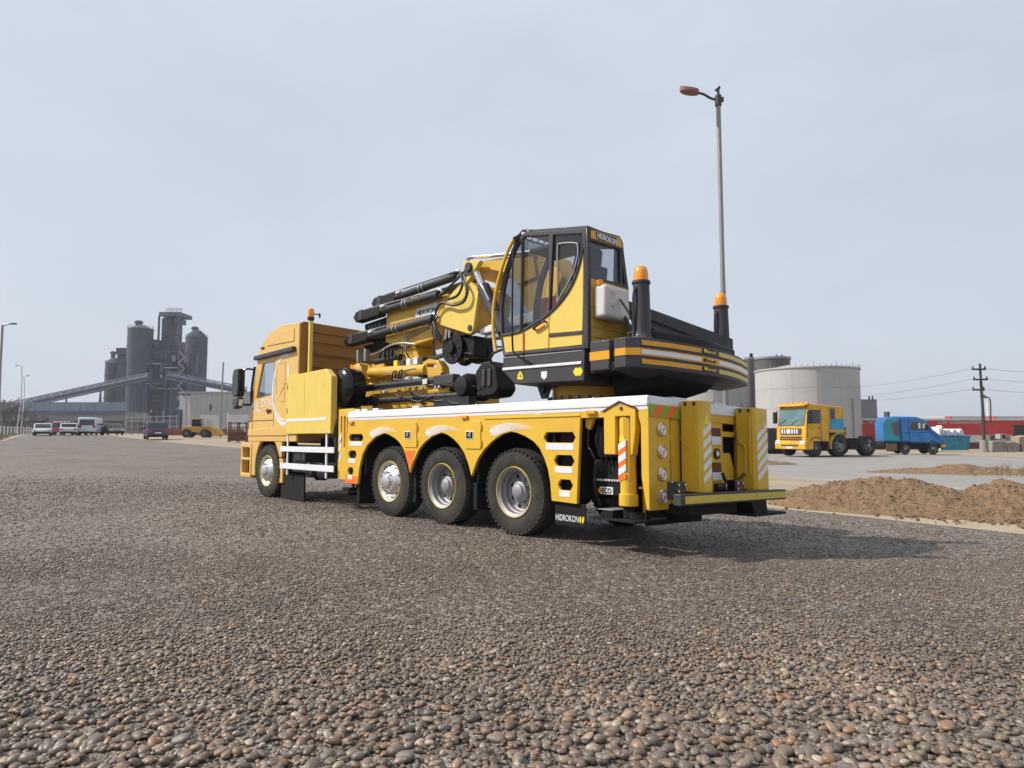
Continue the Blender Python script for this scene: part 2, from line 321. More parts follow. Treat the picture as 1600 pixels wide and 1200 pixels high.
def scatter(n, d0, d1, p=1.):
    d = d0+(d1-d0)*RNG.random(n)**p; keep = RNG.random(n) < (d/d1 if p == 1 else 1); d = d[keep]
    x = (RNG.random(len(d))*2-1)*(.83*d+.55); return x, d
def stones(x, y, r, tpl, sink, name, wob=.16):
    n = len(x); tv, tf = tpl
    sx = r*(1+.45*RNG.random(n)); sy = r*(.75+.3*RNG.random(n)); sz = r*(.48+.32*RNG.random(n)); a = RNG.random(n)*6.28
    V = tv[None]*(1+wob*(RNG.random((n, len(tv), 1))-.5)*2)
    tl = RNG.normal(0, .22, n)[:, None]
    vx = V[..., 0]*sx[:, None]; vy = V[..., 1]*sy[:, None]; vz = V[..., 2]*sz[:, None]+vx*tl
    ca, sa = np.cos(a)[:, None], np.sin(a)[:, None]
    X = vx*ca-vy*sa+x[:, None]; Y = vx*sa+vy*ca+y[:, None]
    Z = vz+(g(x, y)+sz*(1-sink)+r*.35*(RNG.random(n)-.3))[:, None]
    P = np.stack([X, Y, Z], -1).reshape(-1, 3); Fc = (tf[None]+(np.arange(n)*len(tv))[:, None, None]).reshape(-1, 3)
    me = bpy.data.meshes.new(name); me.vertices.add(len(P)); me.vertices.foreach_set('co', P.ravel())
    me.loops.add(Fc.size); me.loops.foreach_set('vertex_index', Fc.ravel().astype(np.int32))
    me.polygons.add(len(Fc)); me.polygons.foreach_set('loop_start', np.arange(0, Fc.size, 3, dtype=np.int32)); me.update(calc_edges=True)
    me.polygons.foreach_set('use_smooth', [True]*len(me.polygons)); me.materials.append(pebm)
    o = bpy.data.objects.new(name, me); C.objects.link(o); o.parent = road; o['kind'] = 'stuff'; o['label'] = 'small mixed pebbles packed over the gravel road'; return o
def patch(x, d): return .62+.8*fbm(x*1.1+3, d*1.1, 4, 77)           # finer and coarser patches
x, d = scatter(23000, 2.1, 4.8); k = RNG.random(len(d)) < sstep(4.9, 3.9, d); x = x[k]; d = d[k]; r = np.clip(.0098+.0095*(4.5-d)/2.3, .0085, .03)*(.5+.95*RNG.random(len(d))**1.7)*patch(x, d); stones(x, d, r, ico(2), .45, 'pebble_layer', .07)
x, d = scatter(92000, 3.2, 8.2); k = RNG.random(len(d)) < sstep(8.2, 6.2, d); x = x[k]; d = d[k]; r = (.0072*(.6+.9*RNG.random(len(d))**1.5)+.002*np.clip(5-d, 0, 2))*patch(x, d); stones(x, d, r, ico(1), .4, 'pebble_layer', .1)
x, d = scatter(95000, 4.8, 21); r = (.0098+.0007*np.clip(d-8, 0, 12))*(.55+.95*RNG.random(len(d)))*patch(x, d); k = ((x-O[0])*L[0]+(d-O[1])*L[1] > -4.5) & (RNG.random(len(d)) < sstep(4.8, 7.5, d)*sstep(21, 13, d)+.01); stones(x[k], d[k], r[k], OCT, .4, 'pebble_layer', .12)
PM = []
for i in range(10):
    tv, tf = ico(3); k = RNG.normal(0, 1, (4, 3)); ph = RNG.random(4)*6
    rr = 1+sum(.05*np.sin(tv@k[j]*1.7+ph[j]) for j in range(4)); tv = tv*rr[:, None]*np.array([1.25, .95, .62])
    me = bpy.data.meshes.new('pebble'); me.from_pydata(tv.tolist(), [], tf.tolist()); me.polygons.foreach_set('use_smooth', [True]*len(me.polygons)); me.materials.append(pebm); PM.append(me)
taken = []; n = 0
while n < 300:
    d = 2.3+1.7*random.random()**1.5; x = random.uniform(-.82, .82)*d; r = random.uniform(.015, .026)*(1.2 if d < 3.1 else .9)
    if n in (3, 60, 140, 200): r *= 1.45
    if any((x-a)**2+(d-b)**2 < (.85*(r+c))**2 for a, b, c in taken): continue
    taken.append((x, d, r)); o = bpy.data.objects.new('pebble', random.choice(PM)); C.objects.link(o); o.parent = road
    o.location = (x, d, float(g(x, d))+r*.42); o.scale = (r*random.uniform(.85, 1.15), r*random.uniform(.85, 1.1), r*random.uniform(.8, 1.15)); o.rotation_euler = (random.uniform(-.25, .25), random.uniform(-.25, .25), random.uniform(0, 6.28)); n += 1

# ------------------------------------------------------------------ the crane truck (x forward, y to its left, z up; base at the rear axle)
TR = empty('crane_truck', (O[0], O[1], 0), R(90)+TH, 'big yellow four axle crane truck with white deck rails parked on the gravel', 'crane truck')
def T(b, name, mat, parent=None, bevel=.006, **k):
    return b.make(name, mat, parent or TR, bevel, sh=True, **k)
def side(x, z, y):  return lambda r, u, o: shear((x-r, y+o, z+u))      # lettering on the left side
def rear(x, y, z):  return lambda r, u, o: shear((x-o, y-r, z+u))      # lettering on the rear

# wheels ------------------------------------------------------------
def tyre_mesh(rad, wd, rim):
    b = B(); h = wd/2
    b.lathe([(h-.015, rim), (h, rim+.03), (h+.004, rim+.10), (h-.008, rad-.05), (h-.03, rad-.012), (h-.05, rad), (h*.5, rad), (h*.48, rad-.016), (h*.40, rad-.016), (h*.38, rad), (-h*.38, rad), (-h*.40, rad-.016), (-h*.48, rad-.016), (-h*.5, rad),
             (-h+.05, rad), (-h+.03, rad-.012), (-h+.008, rad-.05), (-h, rim+.10), (-h+.015, rim)], (0, 0, 0), n=56, closed=True)
    for s in (1, -1):          # shoulder lugs
        for i in range(44):
            a = 2*math.pi*i/44; m = Matrix.Rotation(a, 3, 'Y'); y1 = s*(h-.005); y0 = s*(h-.085)
            q = [Vector((-.022, y, z)) for y in (y0, y1) for z in (rad-.035, rad+.008)]+[Vector((.022, y, z)) for y in (y0, y1) for z in (rad-.035, rad+.008)]
            for j in (3, 7): q[j].z -= .02; q[j].y += s*.002
            b.add([m@v for v in q], [(0, 1, 3, 2), (4, 6, 7, 5), (0, 4, 5, 1), (2, 3, 7, 6), (0, 2, 6, 4), (1, 5, 7, 3)])
    return b
def make_wheel(kind, rad=.552, wd=.34, rim=.318):
    h = wd/2
    w_ = tyre_mesh(rad, wd, rim).make('wheel', rubber, TR, 0, ang=30)
    lip = B().lathe([(h-.028, rim-.006), (h+.004, rim-.003), (h+.006, rim+.003), (h-.01, rim+.007), (h-.028, rim+.004)], (0, 0, 0), n=56, closed=True).make('rim_edge', yelp, w_)
    if kind == 'convex':
        prof = [(-h+.02, rim-.004), (h-.01, rim-.006), (h-.015, rim-.03), (h-.06, rim-.05), (h-.03, .235), (h+.02, .20), (h+.035, .17), (h+.03, .12), (h+.034, .112), (h+.075, .10), (h+.088, .06), (h+.088, .0)]
        B().lathe(prof, (0, 0, 0), n=56).make('rim', chrome, w_)
        nb = B()
        for i in range(10):
            a = 2*math.pi*i/10; c = (.148*math.cos(a), h+.03, .148*math.sin(a)); nb.cyl(c, (c[0], c[1]+.04, c[2]), .014, .011, 6)
        nb.make('wheel_nuts', steel, w_)
        hb = B()
        for i in range(10):
            a = 2*math.pi*(i+.5)/10; c = Vector((.245*math.cos(a), h-.034, .245*math.sin(a))); hb.cyl(c, c+Vector((0, .004, 0)), .022, n=14)
        hb.make('hand_hole_discs', under, w_)  # dark discs stand in for the shade inside open holes
    else:
        prof = [(-h+.02, rim-.004), (h-.005, rim-.006), (h-.02, rim-.022), (h-.03, rim-.04), (h-.09, rim-.048), (h-.10, rim-.06), (h-.165, .248), (h-.175, .235), (h-.172, .17), (h-.165, .165), (h-.16, .0)]
        B().lathe(prof, (0, 0, 0), n=56).make('rim', rimg, w_)
        B().lathe([(h-.17, .135), (h-.10, .13), (h-.09, .12), (h-.09, .10), (h-.06, .09), (h-.05, .07), (h-.05, 0)], (0, 0, 0), n=32).make('hub', rimg, w_, .004)
        nb = B()
        for i in range(10):
            a = 2*math.pi*i/10; c = (.155*math.cos(a), h-.172, .155*math.sin(a)); nb.cyl(c, (c[0], c[1]+.035, c[2]), .015, .012, 6)
        for i in range(8):
            a = 2*math.pi*i/8; c = (.085*math.cos(a), h-.09, .085*math.sin(a)); nb.cyl(c, (c[0], c[1]+.02, c[2]), .010, .009, 6)
        nb.make('wheel_nuts', yelp if kind == 'nutty' else rimg, w_)
        hb = B()
        for i in range(8):
            a = 2*math.pi*(i+.4)/8; c = Vector((.205*math.cos(a), h-.178, .205*math.sin(a))); hb.cyl(c, c+Vector((0, .010, 0)), .026, n=14)
        hb.make('hand_hole_discs', under, w_)  # no real openings: black discs give the holes their dark
    return w_
def put(o, x, y, z=.552, rz=0., spin=0.):
    o.location = shear((x, y, z)); o.rotation_euler = (0, spin, rz)
def copy_tree(o, parent):
    c = o.copy(); C.objects.link(c); c.parent = parent
    for ch in list(o.children):
        q = ch.copy(); C.objects.link(q); q.parent = c
    return c
AX = [(.05, 'deep'), (1.55, 'nutty'), (2.92, 'convex'), (7.58, 'convex')]; protos = {}
for i, (x, kd) in enumerate(AX):
    w_ = copy_tree(protos[kd], TR) if kd in protos else make_wheel(kd); protos.setdefault(kd, w_)
    put(w_, x, 1.25-.175, spin=.37*i, rz=0 if x < 7 else R(1.5))
    put(copy_tree(w_, TR), x, -1.25+.175, rz=math.pi, spin=.5*i)

# chassis, axles, dark works under the deck ---------------------------
b = B()
for s in (.42, -.42): b.box(-1.95, 8.4, s-.05, s+.05, .72, 1.02)
for x in (-1.7, -.7, .8, 2.2, 4.4, 5.8): b.box(x-.06, x+.06, -.42, .42, .78, .96)
T(b, 'chassis_frame', under)
for x, _ in AX: T(B().cyl((x, -.95, .55), (x, .95, .55), .10, n=14).lathe([(-.16, .1), (-.1, .22), (.1, .22), (.16, .1)], (x, 0, .55), n=20), 'axle', under)
b = B()
for x in (-.62, .8, 2.28, 3.72): b.box(x-.015, x+.015, .55, 1.2, .62, 1.32)
b.box(-.62, 3.9, .50, .53, .70, 1.5); b.box(-.62, 3.9, .5, 1.2, 1.36, 1.40)
T(b, 'wheel_well_lining', under)
T(B().box(-1.95, 4.2, -1.2, 1.2, 1.50, 1.60), 'subframe', under)
b = B().box(-.98, -.66, .5, 1.15, .5, 1.42); T(b, 'dark_box', under, bevel=.03)  # black box added behind the rear skirt slots for a dark inside
b = B().box(3.92, 4.28, .5, 1.2, .45, 1.45); T(b, 'dark_backing_box', under, bevel=.02)  # black box added so the front skirt slots look dark inside

# deck and rails -------------------------------------------------------
T(B().box(-2.0, 4.22, -1.22, 1.22, 1.60, 1.645), 'deck', grey)
b = B().prism([(1.20, 1.535), (1.252, 1.535), (1.252, 1.575), (1.262, 1.582), (1.262, 1.612), (1.252, 1.618), (1.252, 1.664), (1.242, 1.69), (1.20, 1.69)], 'x', -2.02, 4.23)
rail = T(b, 'side_rail', white, bevel=.003)
b = B().prism([(-1.20, 1.535), (-1.252, 1.535), (-1.252, 1.69), (-1.20, 1.69)], 'x', -2.02, 4.23); T(b, 'side_rail', white)
b = B().prism([(-1.99, 1.56), (-2.022, 1.56), (-2.022, 1.665), (-2.012, 1.69), (-1.99, 1.69)], 'y', -1.198, 1.198); T(b, 'rear_rail', white, bevel=.003)
for x in (4.05, 3.80, 3.45, 2.3): T(B().box(x-.09, x+.09, 1.09, 1.19, 1.69, 1.73), 'deck_cleat', white)
for x in (.9, -.2, -1.2): T(B().cyl((x, 1.15, 1.69), (x, 1.15, 1.71), .02, n=8), 'rail_bolt', steel)

# left skirt panel with three wheel arches ------------------------------
arch2 = [(3.88, .47), (3.83, .74), (3.74, .96), (3.59, 1.12), (3.34, 1.25), (3.08, 1.31), (2.95, 1.29), (2.74, 1.22), (2.62, 1.15), (2.53, 1.07), (2.46, .96), (2.40, .83), (2.35, .70)]
arch3 = [(2.27, .86), (2.11, 1.07), (1.97, 1.17), (1.80, 1.255), (1.56, 1.31), (1.42, 1.28), (1.28, 1.22), (1.17, 1.15), (1.04, 1.03), (.95, .88), (.88, .71)]
arch4 = [(.82, .83), (.75, .95), (.63, 1.07), (.49, 1.17), (.36, 1.24), (.25, 1.285), (.10, 1.315), (-.02, 1.30), (-.16, 1.26), (-.32, 1.19), (-.42, 1.11), (-.50, .99), (-.56, .86), (-.60, .70), (-.62, .48)]
outline = [(4.31, .45), (3.88, .45)]+arch2[1:]+arch3+arch4+[(-1.02, .47), (-1.085, 1.50), (-1.085, 1.533), (4.24, 1.533)]
def hexa(x0, x1, zc, h): c = .045; return [(x0, zc), (x0-c, zc+h), (x1+c, zc+h), (x1, zc), (x1+c, zc-h), (x0-c, zc-h)]
holes = [hexa(-.49, -1.01, 1.24, .063), hexa(-.66, -.99, .965, .065), hexa(-.72, -.965, .68, .063), hexa(4.2, 3.72, 1.24, .06), hexa(4.21, 3.93, .95, .066), hexa(4.23, 4.02, .665, .063)]
panel = T(B().plate([outline]+holes, 'y', 1.205, 1.25), 'side_panel', yel, bevel=.004, label='amber side panel with three wheel arches and slots')
for x0, x1, z0, z1 in ((-.53, -.98, 1.09, 1.168), (-.68, -.96, .82, .892), (-.75, -.92, .54, .61), (4.18, 3.75, 1.10, 1.172), (4.20, 3.96, .805, .878), (4.22, 4.06, .525, .597)):
    T(B().box(x0, x1, 1.249, 1.254, z0, z1), 'reflective_plate', wtape, panel, .001)
for (x0, x1, z0, z1) in ((2.49, 2.165, 1.09, 1.475), (1.0, .68, 1.085, 1.465)):
    dr = T(B().box(x0, x1, 1.249, 1.262, z0, z1), 'locker_door', yel, panel, .004)
    for z in (z0+.07, z1-.09): T(B().cyl((x1-.012, 1.262, z-.04), (x1-.012, 1.262, z+.04), .011, n=8), 'hinge', yel, panel, 0)
    zc = (z0+z1)/2+.0; xa = x0-.015
    T(B().box(xa, xa-.16, 1.262, 1.268, zc-.06, zc+.055), 'latch_plate', wtape, panel, .001)
    T(B().box(xa-.012, xa-.148, 1.268, 1.272, zc-.048, zc+.043), 'latch_recess', blackg, panel, .001)
    T(B().box(xa-.06, xa-.12, 1.272, 1.284, zc-.022, zc+.016).box(xa-.09, xa-.12, 1.272, 1.284, zc-.03, zc+.036), 'latch_handle', steel, panel, .002)
for x, z in ((4.1, 1.50), (1.02, 1.525), (-1.26, 1.525)): T(B().box(x-.07, x+.07, 1.25, 1.285, z-.022, z+.022), 'marker_lamp', amber, panel, .006)
T(B().box(.60, -1.085, 1.249, 1.262, 1.487, 1.500), 'panel_seam', yel, panel, .002)
# orange faded reflective fields
for q in ([(4.30, .457), (3.892, .457), (3.872, .58), (4.19, .58), (4.23, .60), (4.28, .62)], [(2.488, 1.04), (2.20, .98+.06), (2.285, .86), (2.352, .722), (2.41, .875)]):
    T(B().prism(q, 'y', 1.2495, 1.2525), 'orange_field', orange, panel, 0)
# white shooting stars with trailing rays
def star(x0, z0, x1, z1):
    b = B(); S = []; cx, cz, r = x0-.06, z0+.035, .072
    for i in range(10):
        a = math.pi/2+.35+math.pi*i/5; q = r if i % 2 == 0 else r*.42; S.append((cx-q*math.cos(a), cz+q*math.sin(a)))
    b.prism(S, 'y', 1.2505, 1.2535)
    for k in range(7):
        n = 14; top = []; bot = []; ln = 1-.07*abs(k-1.5)
        for i in range(n+1):
            t = i/n*ln; x = x0-.08+(x1-x0+.08)*t; arc = math.sin(math.pi*(.18+.72*t))*.105-.055
            zz = z0+.03+(z1-z0)*t*.3+arc+(.054-.0195*k)*(1-.55*t); wd = .0066*(1-i/n)+.0007
            top.append((x, zz+wd)); bot.append((x, zz-wd))
        b.prism(top+bot[::-1], 'y', 1.2505, 1.2535)
    T(b, 'shooting_star_decal', wpaint, panel, 0, label='white shooting star with trailing rays')
star(3.52, 1.27, 2.69, 1.38); star(1.95, 1.28, 1.12, 1.37); star(.51, 1.29, -.36, 1.36)
# plain right-hand skirt
T(B().plate([outline], 'y', -1.25, -1.215), 'side_panel', yel, bevel=.004)

# mud flaps with lettering ---------------------------------------------
fl = T(B().box(-.64, -1.12, 1.195, 1.21, .20, .47), 'mud_flap', under, bevel=.004)
text('lettering', 'HIDROKON', .105, wtape, fl, side(-.655, .255, 1.21), width=.36)
b = B().prism([(-1.03, .31), (-1.045, .33), (-1.06, .31), (-1.055, .275), (-1.042, .245), (-1.03, .27)], 'y', 1.21, 1.215).prism([(-1.066, .27), (-1.08, .325), (-1.098, .33), (-1.10, .285), (-1.075, .24)], 'y', 1.21, 1.215)
T(b, 'emblem', ystick, fl, 0)
fl = T(B().box(-1.93, -1.945, .25, 1.2, .30, .47), 'mud_flap', under, bevel=.004)
text('lettering', 'HIDROKON', .075, polem_g, fl, rear(-1.945, 1.12, .33), width=.30)
T(B().box(7.05, 6.02, 1.13, 1.165, .02, .52), 'mud_flap', under, bevel=.006)
T(B().box(3.98, 3.90, .6, 1.2, .12, .5), 'mud_flap', under, bevel=.006)
for x in (.92, 2.36): T(B().box(x, x-.08, .6, 1.18, .25, .62), 'mud_flap', under, bevel=.006)

# driver's cab -----------------------------------------------------------
roofp = [(6.20, 3.53), (7.05, 3.57), (7.62, 3.475), (7.9, 3.33), (8.09, 3.17), (8.22, 2.97)]
prof = [(6.24, 1.16)]+[(6.20, 3.53)]+roofp[1:]+[(8.46, 2.14), (8.60, 1.65), (8.62, 1.16)]
awn = circle(7.60, .56, .70, 36)
win = [(7.93, 2.84), (7.34, 2.84), (7.33, 2.19), (7.50, 2.13), (8.21, 2.09), (8.235, 2.12)]
rwin = [(7.22, 2.80), (6.80, 2.80), (6.80, 1.98), (7.02, 1.98), (7.22, 2.12)]
cab = T(B().plate([prof, win], 'y', 1.19, 1.245), 'driver_cab', cabp, bevel=.012, label='gold painted driver cab with a raised roof')
T(B().plate([prof, win], 'y', -1.245, -1.19), 'cab_side', cabp, cab, .012)
T(B().strip([(6.20, 3.53)]+roofp[1:], -1.19, 1.19, -.05), 'cab_roof', cabp, cab, .01)
T(B().strip([(8.46, 2.14), (8.60, 1.65), (8.62, 1.16)], -1.19, 1.19, -.05), 'cab_front', cabp, cab, .01)
T(B().strip([(8.225, 2.96), (8.462, 2.14)], -1.17, 1.17, -.012), 'windscreen', glassl, cab, 0)
T(B().box(6.24, 8.55, -1.19, 1.19, 1.16, 1.25), 'cab_floor', under, cab)
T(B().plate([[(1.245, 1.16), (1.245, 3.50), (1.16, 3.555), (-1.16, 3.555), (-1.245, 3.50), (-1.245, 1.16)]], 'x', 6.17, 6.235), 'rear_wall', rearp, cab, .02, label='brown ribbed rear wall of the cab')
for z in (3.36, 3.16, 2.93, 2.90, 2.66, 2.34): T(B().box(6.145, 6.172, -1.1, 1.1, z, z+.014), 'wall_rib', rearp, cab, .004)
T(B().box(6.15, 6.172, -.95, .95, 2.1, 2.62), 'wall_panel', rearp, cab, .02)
T(B().prism([(x, z) for x, z in win], 'y', 1.205, 1.213), 'side_window', glassl, cab, 0); T(B().prism(win, 'y', -1.213, -1.205), 'side_window', glassl, cab, 0)
T(B().plate([[(p[0]*1.0, p[1]) for p in rwin], [(7.19, 2.77), (6.83, 2.77), (6.83, 2.01), (7.01, 2.01), (7.19, 2.14)]], 'y', 1.244, 1.252), 'window_moulding', cabp, cab, .003)
roofbulge = [(6.42, 3.43), (7.15, 3.43), (7.55, 3.33), (7.72, 3.2), (6.42, 3.17)]
T(B().prism(roofbulge, 'y', 1.243, 1.26), 'roof_side_pressing', cabp, cab, .02)
T(B().prism([(8.25, 2.93), (8.235, 3.02), (6.33, 3.055), (6.33, 2.955)], 'y', 1.243, 1.33), 'roof_gutter', grey, cab, .015)
T(B().box(8.02, 7.86, 1.244, 1.27, 3.16, 3.20), 'roof_vent', blackg, cab, .01)
T(B().box(8.60, 7.31, 1.243, 1.250, 1.60, 1.615).box(7.302, 7.316, 1.243, 1.2475, 1.26, 2.9), 'door_gap', brown_l, cab, 0)
T(B().box(8.40, 8.38, 1.243, 1.2475, 1.3, 2.0), 'door_gap', brown_l, cab, 0)
T(B().prism([(8.6, 1.28), (6.6, 1.28), (6.6, 1.42), (6.9, 1.50), (7.3, 1.46), (8.6, 1.40)], 'y', 1.243, 1.262), 'door_pressing', cabp, cab, .015)
T(B().box(7.62, 7.42, 1.25, 1.285, 1.79, 1.83).cyl((7.58, 1.24, 1.80), (7.58, 1.262, 1.80), .055, n=14), 'door_handle', blackg, cab, .006)
text('lettering', 'MIL', .34, wtape, cab, side(8.48, 1.80, 1.2455), width=.50, font_shear=.0)
text('lettering', 'DEN', .24, wtape, cab, side(7.93, 1.90, 1.2455), width=.52)
ring = B()
for (r0, r1, a0, a1) in ((.60, .555, 75, 282), (.52, .50, 140, 275)):
    o_ = [(6.80-1.0*r0*math.cos(R(a)), 2.22+1.22*r0*math.sin(R(a))) for a in range(a0, a1+1, 6)]; i_ = [(6.80-1.0*r1*math.cos(R(a)), 2.22+1.20*r1*math.sin(R(a))) for a in range(a0, a1+1, 6)]
    ring.prism(o_+i_[::-1], 'y', 1.2455, 1.2505)
ring.prism([(6.72, 2.36), (6.78, 2.33), (7.16, 2.02), (7.12, 2.08)], 'y', 1.2455, 1.2505).prism([(6.62, 2.7), (6.68, 2.7), (6.70, 2.30), (6.62, 2.30)], 'y', 1.2455, 1.2505)
T(ring, 'ring_emblem', wtape, cab, 0)
# lower cab: fender with arch, steps, bumper
fen = [(8.46, 1.24), (6.90, 1.24), (6.90, .83), (7.06, .83), (7.06, .34), (6.94, .34), (6.94, .28), (7.12, .28)]
a_ = [(7.60+.62*math.cos(R(q)), .60+.66*math.sin(R(q))) for q in range(160, -21, -10)]
T(B().prism([(8.40, 1.25), (6.90, 1.25), (6.90, .84), (7.01, .84)]+a_[1:-1]+[(8.21, .42), (8.40, .42)], 'y', 1.16, 1.235), 'front_fender', cabp, cab, .012)
T(B().box(7.09, 6.91, 1.10, 1.2, .32, .82), 'fender_tail', cabp, cab, .01)
b = B().plate([[(9.0, .36), (8.40, .36), (8.40, 1.13), (8.98, 1.13)], [(8.92, .46), (8.50, .46), (8.50, .74), (8.92, .74)], [(8.90, .80), (8.50, .80), (8.50, 1.02), (8.90, 1.02)]], 'y', 1.05, 1.25).box(8.62, 9.0, -1.25, 1.05, .36, 1.12)
T(b, 'front_bumper', cabp, cab, .02)
T(B().box(8.94, 8.48, 1.05, 1.10, .44, 1.04), 'step_recess', brown_l, cab)
T(B().strip([(8.26, .5)]+[(7.60+.64*math.cos(R(q)), .60+.68*math.sin(R(q))) for q in range(0, 181, 12)]+[(6.96, .5)], .75, 1.16, .02), 'wheel_arch_liner', under, cab, 0)
# mirror
mr_ = T(B().prism([(8.56, 2.76), (8.86, 2.76), (8.93, 2.6), (8.92, 2.22), (8.84, 2.14), (8.62, 2.14), (8.56, 2.2)], 'y', 1.36, 1.52), 'mirror_housing', blackg, bevel=.035, seg=3)
T(B().prism([(8.60, 2.13), (8.88, 2.11), (8.94, 1.98), (8.85, 1.86), (8.66, 1.90), (8.58, 2.02)], 'y', 1.36, 1.50), 'lower_mirror', blackg, mr_, .03)
T(B().tube([(8.40, 1.22, 2.74), (8.5, 1.34, 2.76), (8.6, 1.42, 2.72)], .022).tube([(8.48, 1.22, 1.98), (8.52, 1.34, 1.96), (8.68, 1.42, 1.99)], .026).tube([(8.31, 1.26, 2.8), (8.42, 1.27, 2.3), (8.46, 1.25, 2.0)], .028), 'mirror_arm', blackg, mr_, 0)
T(B().box(8.59, 8.565, 1.385, 1.50, 2.24, 2.70).box(8.60, 8.585, 1.385, 1.48, 1.94, 2.08), 'mirror_glass', chrome, mr_, 0)
# driver's seat and far interior
T(B().box(6.9, 7.4, .3, .85, 1.5, 1.72).prism([(6.86, 1.7), (7.02, 1.7), (6.92, 2.5), (6.8, 2.5)], 'y', .32, .83).box(6.78, 6.92, .42, .72, 2.5, 2.72), 'driver_seat', seatm, bevel=.03)

# front side box, guard rails and tanks ----------------------------------
bx = T(B().plate([[(6.635, 1.31), (6.65, 2.475), (5.02, 2.505), (4.80, 2.355), (4.80, 1.31)]], 'y', 1.16, 1.28), 'front_locker', yelp, bevel=.012, label='large pale yellow locker behind the cab')
T(B().box(6.64, 4.97, 1.279, 1.284, 1.555, 1.61), 'white_stripe', wtape, bx, .001)
T(B().box(5.86, 5.85, 1.2795, 1.2825, 1.64, 2.44), 'locker_seam', tapep, bx, 0)
for z in (1.78, 2.25): T(B().cyl((6.60, 1.285, z-.05), (6.60, 1.285, z+.05), .012, n=8), 'hinge', yelp, bx, 0)
for z0, z1 in ((.962, 1.067), (.622, .735)): T(B().box(6.87, 4.67, 1.262, 1.282, z0, z1), 'guard_rail', wtape, bevel=.004)
for x in (6.59, 4.99): T(B().box(x-.025, x+.025, 1.235, 1.261, .5, 1.31), 'guard_post', wtape, bevel=.003)
for x in (5.95, 5.45): T(B().lathe([(-.30, .05), (-.27, .15), (.27, .15), (.30, .05)], (x, .85, .62), (0, 1, 0), 24), 'air_tank', grey, bevel=0)
T(B().box(6.85, 6.25, .6, 1.05, .55, 1.06), 'battery_box', grey, bevel=.02)
T(B().box(6.2, 4.9, .5, .75, .5, 1.25), 'frame_side_box', under, bevel=.01)
# beacon on its pole
po = T(B().box(5.99, 6.06, 1.06, 1.13, 1.65, 3.56), 'beacon_pole', yelp, bevel=.008)
T(B().lathe([(0, .055), (.03, .07), (.06, .07), (.07, .05)], (6.03, 1.095, 3.56), (0, 0, 1), 20), 'beacon_base', grey, po, 0)
T(B().lathe([(0, .062), (.10, .064), (.15, .055), (.175, .03), (.18, 0)], (6.03, 1.095, 3.63), (0, 0, 1), 24), 'beacon_lens', amber, po, 0)
T(B().tube([(6.03, 1.04, 3.70), (6.0, .95, 3.70)], .012).cyl((5.985, .94, 3.68), (5.975, .93, 3.68), .05, n=18), 'work_lamp', grey, po, 0)

# black hose drum -----------------------------------------------------------
dm = T(B().lathe([(-.32, .33), (-.30, .36), (-.05, .375), (.0, .37), (.05, .33), (.09, .24), (.115, .12), (.12, 0)], (4.88, 1.02, 2.17), (0, 1, 0), 44), 'hose_drum', blackg, bevel=0)
T(B().box(4.78, 4.71, 1.06, 1.075, 2.40, 2.47).box(5.24, 5.17, 1.02, 1.035, 2.15, 2.24).box(4.60, 4.57, 1.02, 1.035, 2.1, 2.2).box(5.02, 4.86, 1.03, 1.045, 1.86, 1.92), 'label_sticker', wtape, dm, 0)

# front stabiliser frame ------------------------------------------------------
b = B().plate([[(4.66, .50), (4.36, .50), (4.36, 1.60), (4.13, 1.64), (4.13, 1.75), (4.66, 1.75)], [(4.58, 1.06), (4.53, 1.06), (4.53, 1.62), (4.58, 1.62)], [(4.47, 1.06), (4.41, 1.06), (4.41, 1.62), (4.47, 1.62)]], 'y', 1.08, 1.2)
sf = T(b, 'front_stabiliser', yel, bevel=.008)
for i in range(3): T(B().prism([(4.62, .80+i*.17), (4.62, .90+i*.17), (4.54, 1.0+i*.17), (4.54, .90+i*.17)], 'y', 1.199, 1.2035), 'white_chevron', wtape, sf, 0)
T(B().cyl((4.5, 1.0, .30), (4.5, 1.0, .60), .07, n=18), 'stabiliser_rod', steel, sf, 0)
T(B().box(4.75, 4.25, .75, 1.22, .24, .30).box(4.62, 4.38, .88, 1.12, .30, .36), 'foot_plate', under, sf, .01)
T(B().tube([(4.72, 1.15, 1.55), (4.80, 1.17, 1.3), (4.74, 1.16, 1.0), (4.80, 1.12, .8)], .05).tube([(4.70, 1.1, 1.5), (4.73, 1.12, 1.2), (4.68, 1.1, .9)], .045), 'hose_bundle', hosem, sf, 0)

# rear bay: top strip, stabiliser, controls --------------------------------------
T(B().box(-1.085, -1.46, 1.17, 1.25, 1.462, 1.533), 'bay_top_rail', yel)
gb = T(B().plate([[(-1.44, 1.05), (-1.44, 1.535), (-1.66, 1.625), (-1.87, 1.555), (-1.87, 1.32), (-1.83, 1.05), (-1.80, 1.05), (-1.80, 1.47), (-1.60, 1.47), (-1.60, 1.05)]], 'y', 1.17, 1.262), 'stabiliser_hood', yel, bevel=.008)
T(B().plate([[(-1.42, 1.535), (-1.66, 1.643), (-1.89, 1.56), (-1.885, 1.545), (-1.66, 1.625), (-1.43, 1.522)]], 'y', 1.18, 1.275), 'hood_edge', brown_l, gb, 0)
T(B().cyl((-1.685, 1.262, 1.555), (-1.685, 1.268, 1.555), .022, n=12), 'hood_bolt', brown_l, gb, 0)
st = T(B().cyl((-1.70, 1.17, .76), (-1.70, 1.17, 1.46), .092, n=8), 'rear_stabiliser', yel, bevel=.006, label='yellow stabiliser leg with white and orange bands')
T(B().cyl((-1.70, 1.17, .60), (-1.70, 1.17, .79), .088, n=24).lathe([(0, .088), (.0, .105), (.13, .105), (.13, .088)], (-1.70, 1.17, .495), (0, 0, 1), 24).cyl((-1.70, 1.17, .50), (-1.70, 1.17, .62), .085, n=20), 'stabiliser_tube', yel, st, .004)
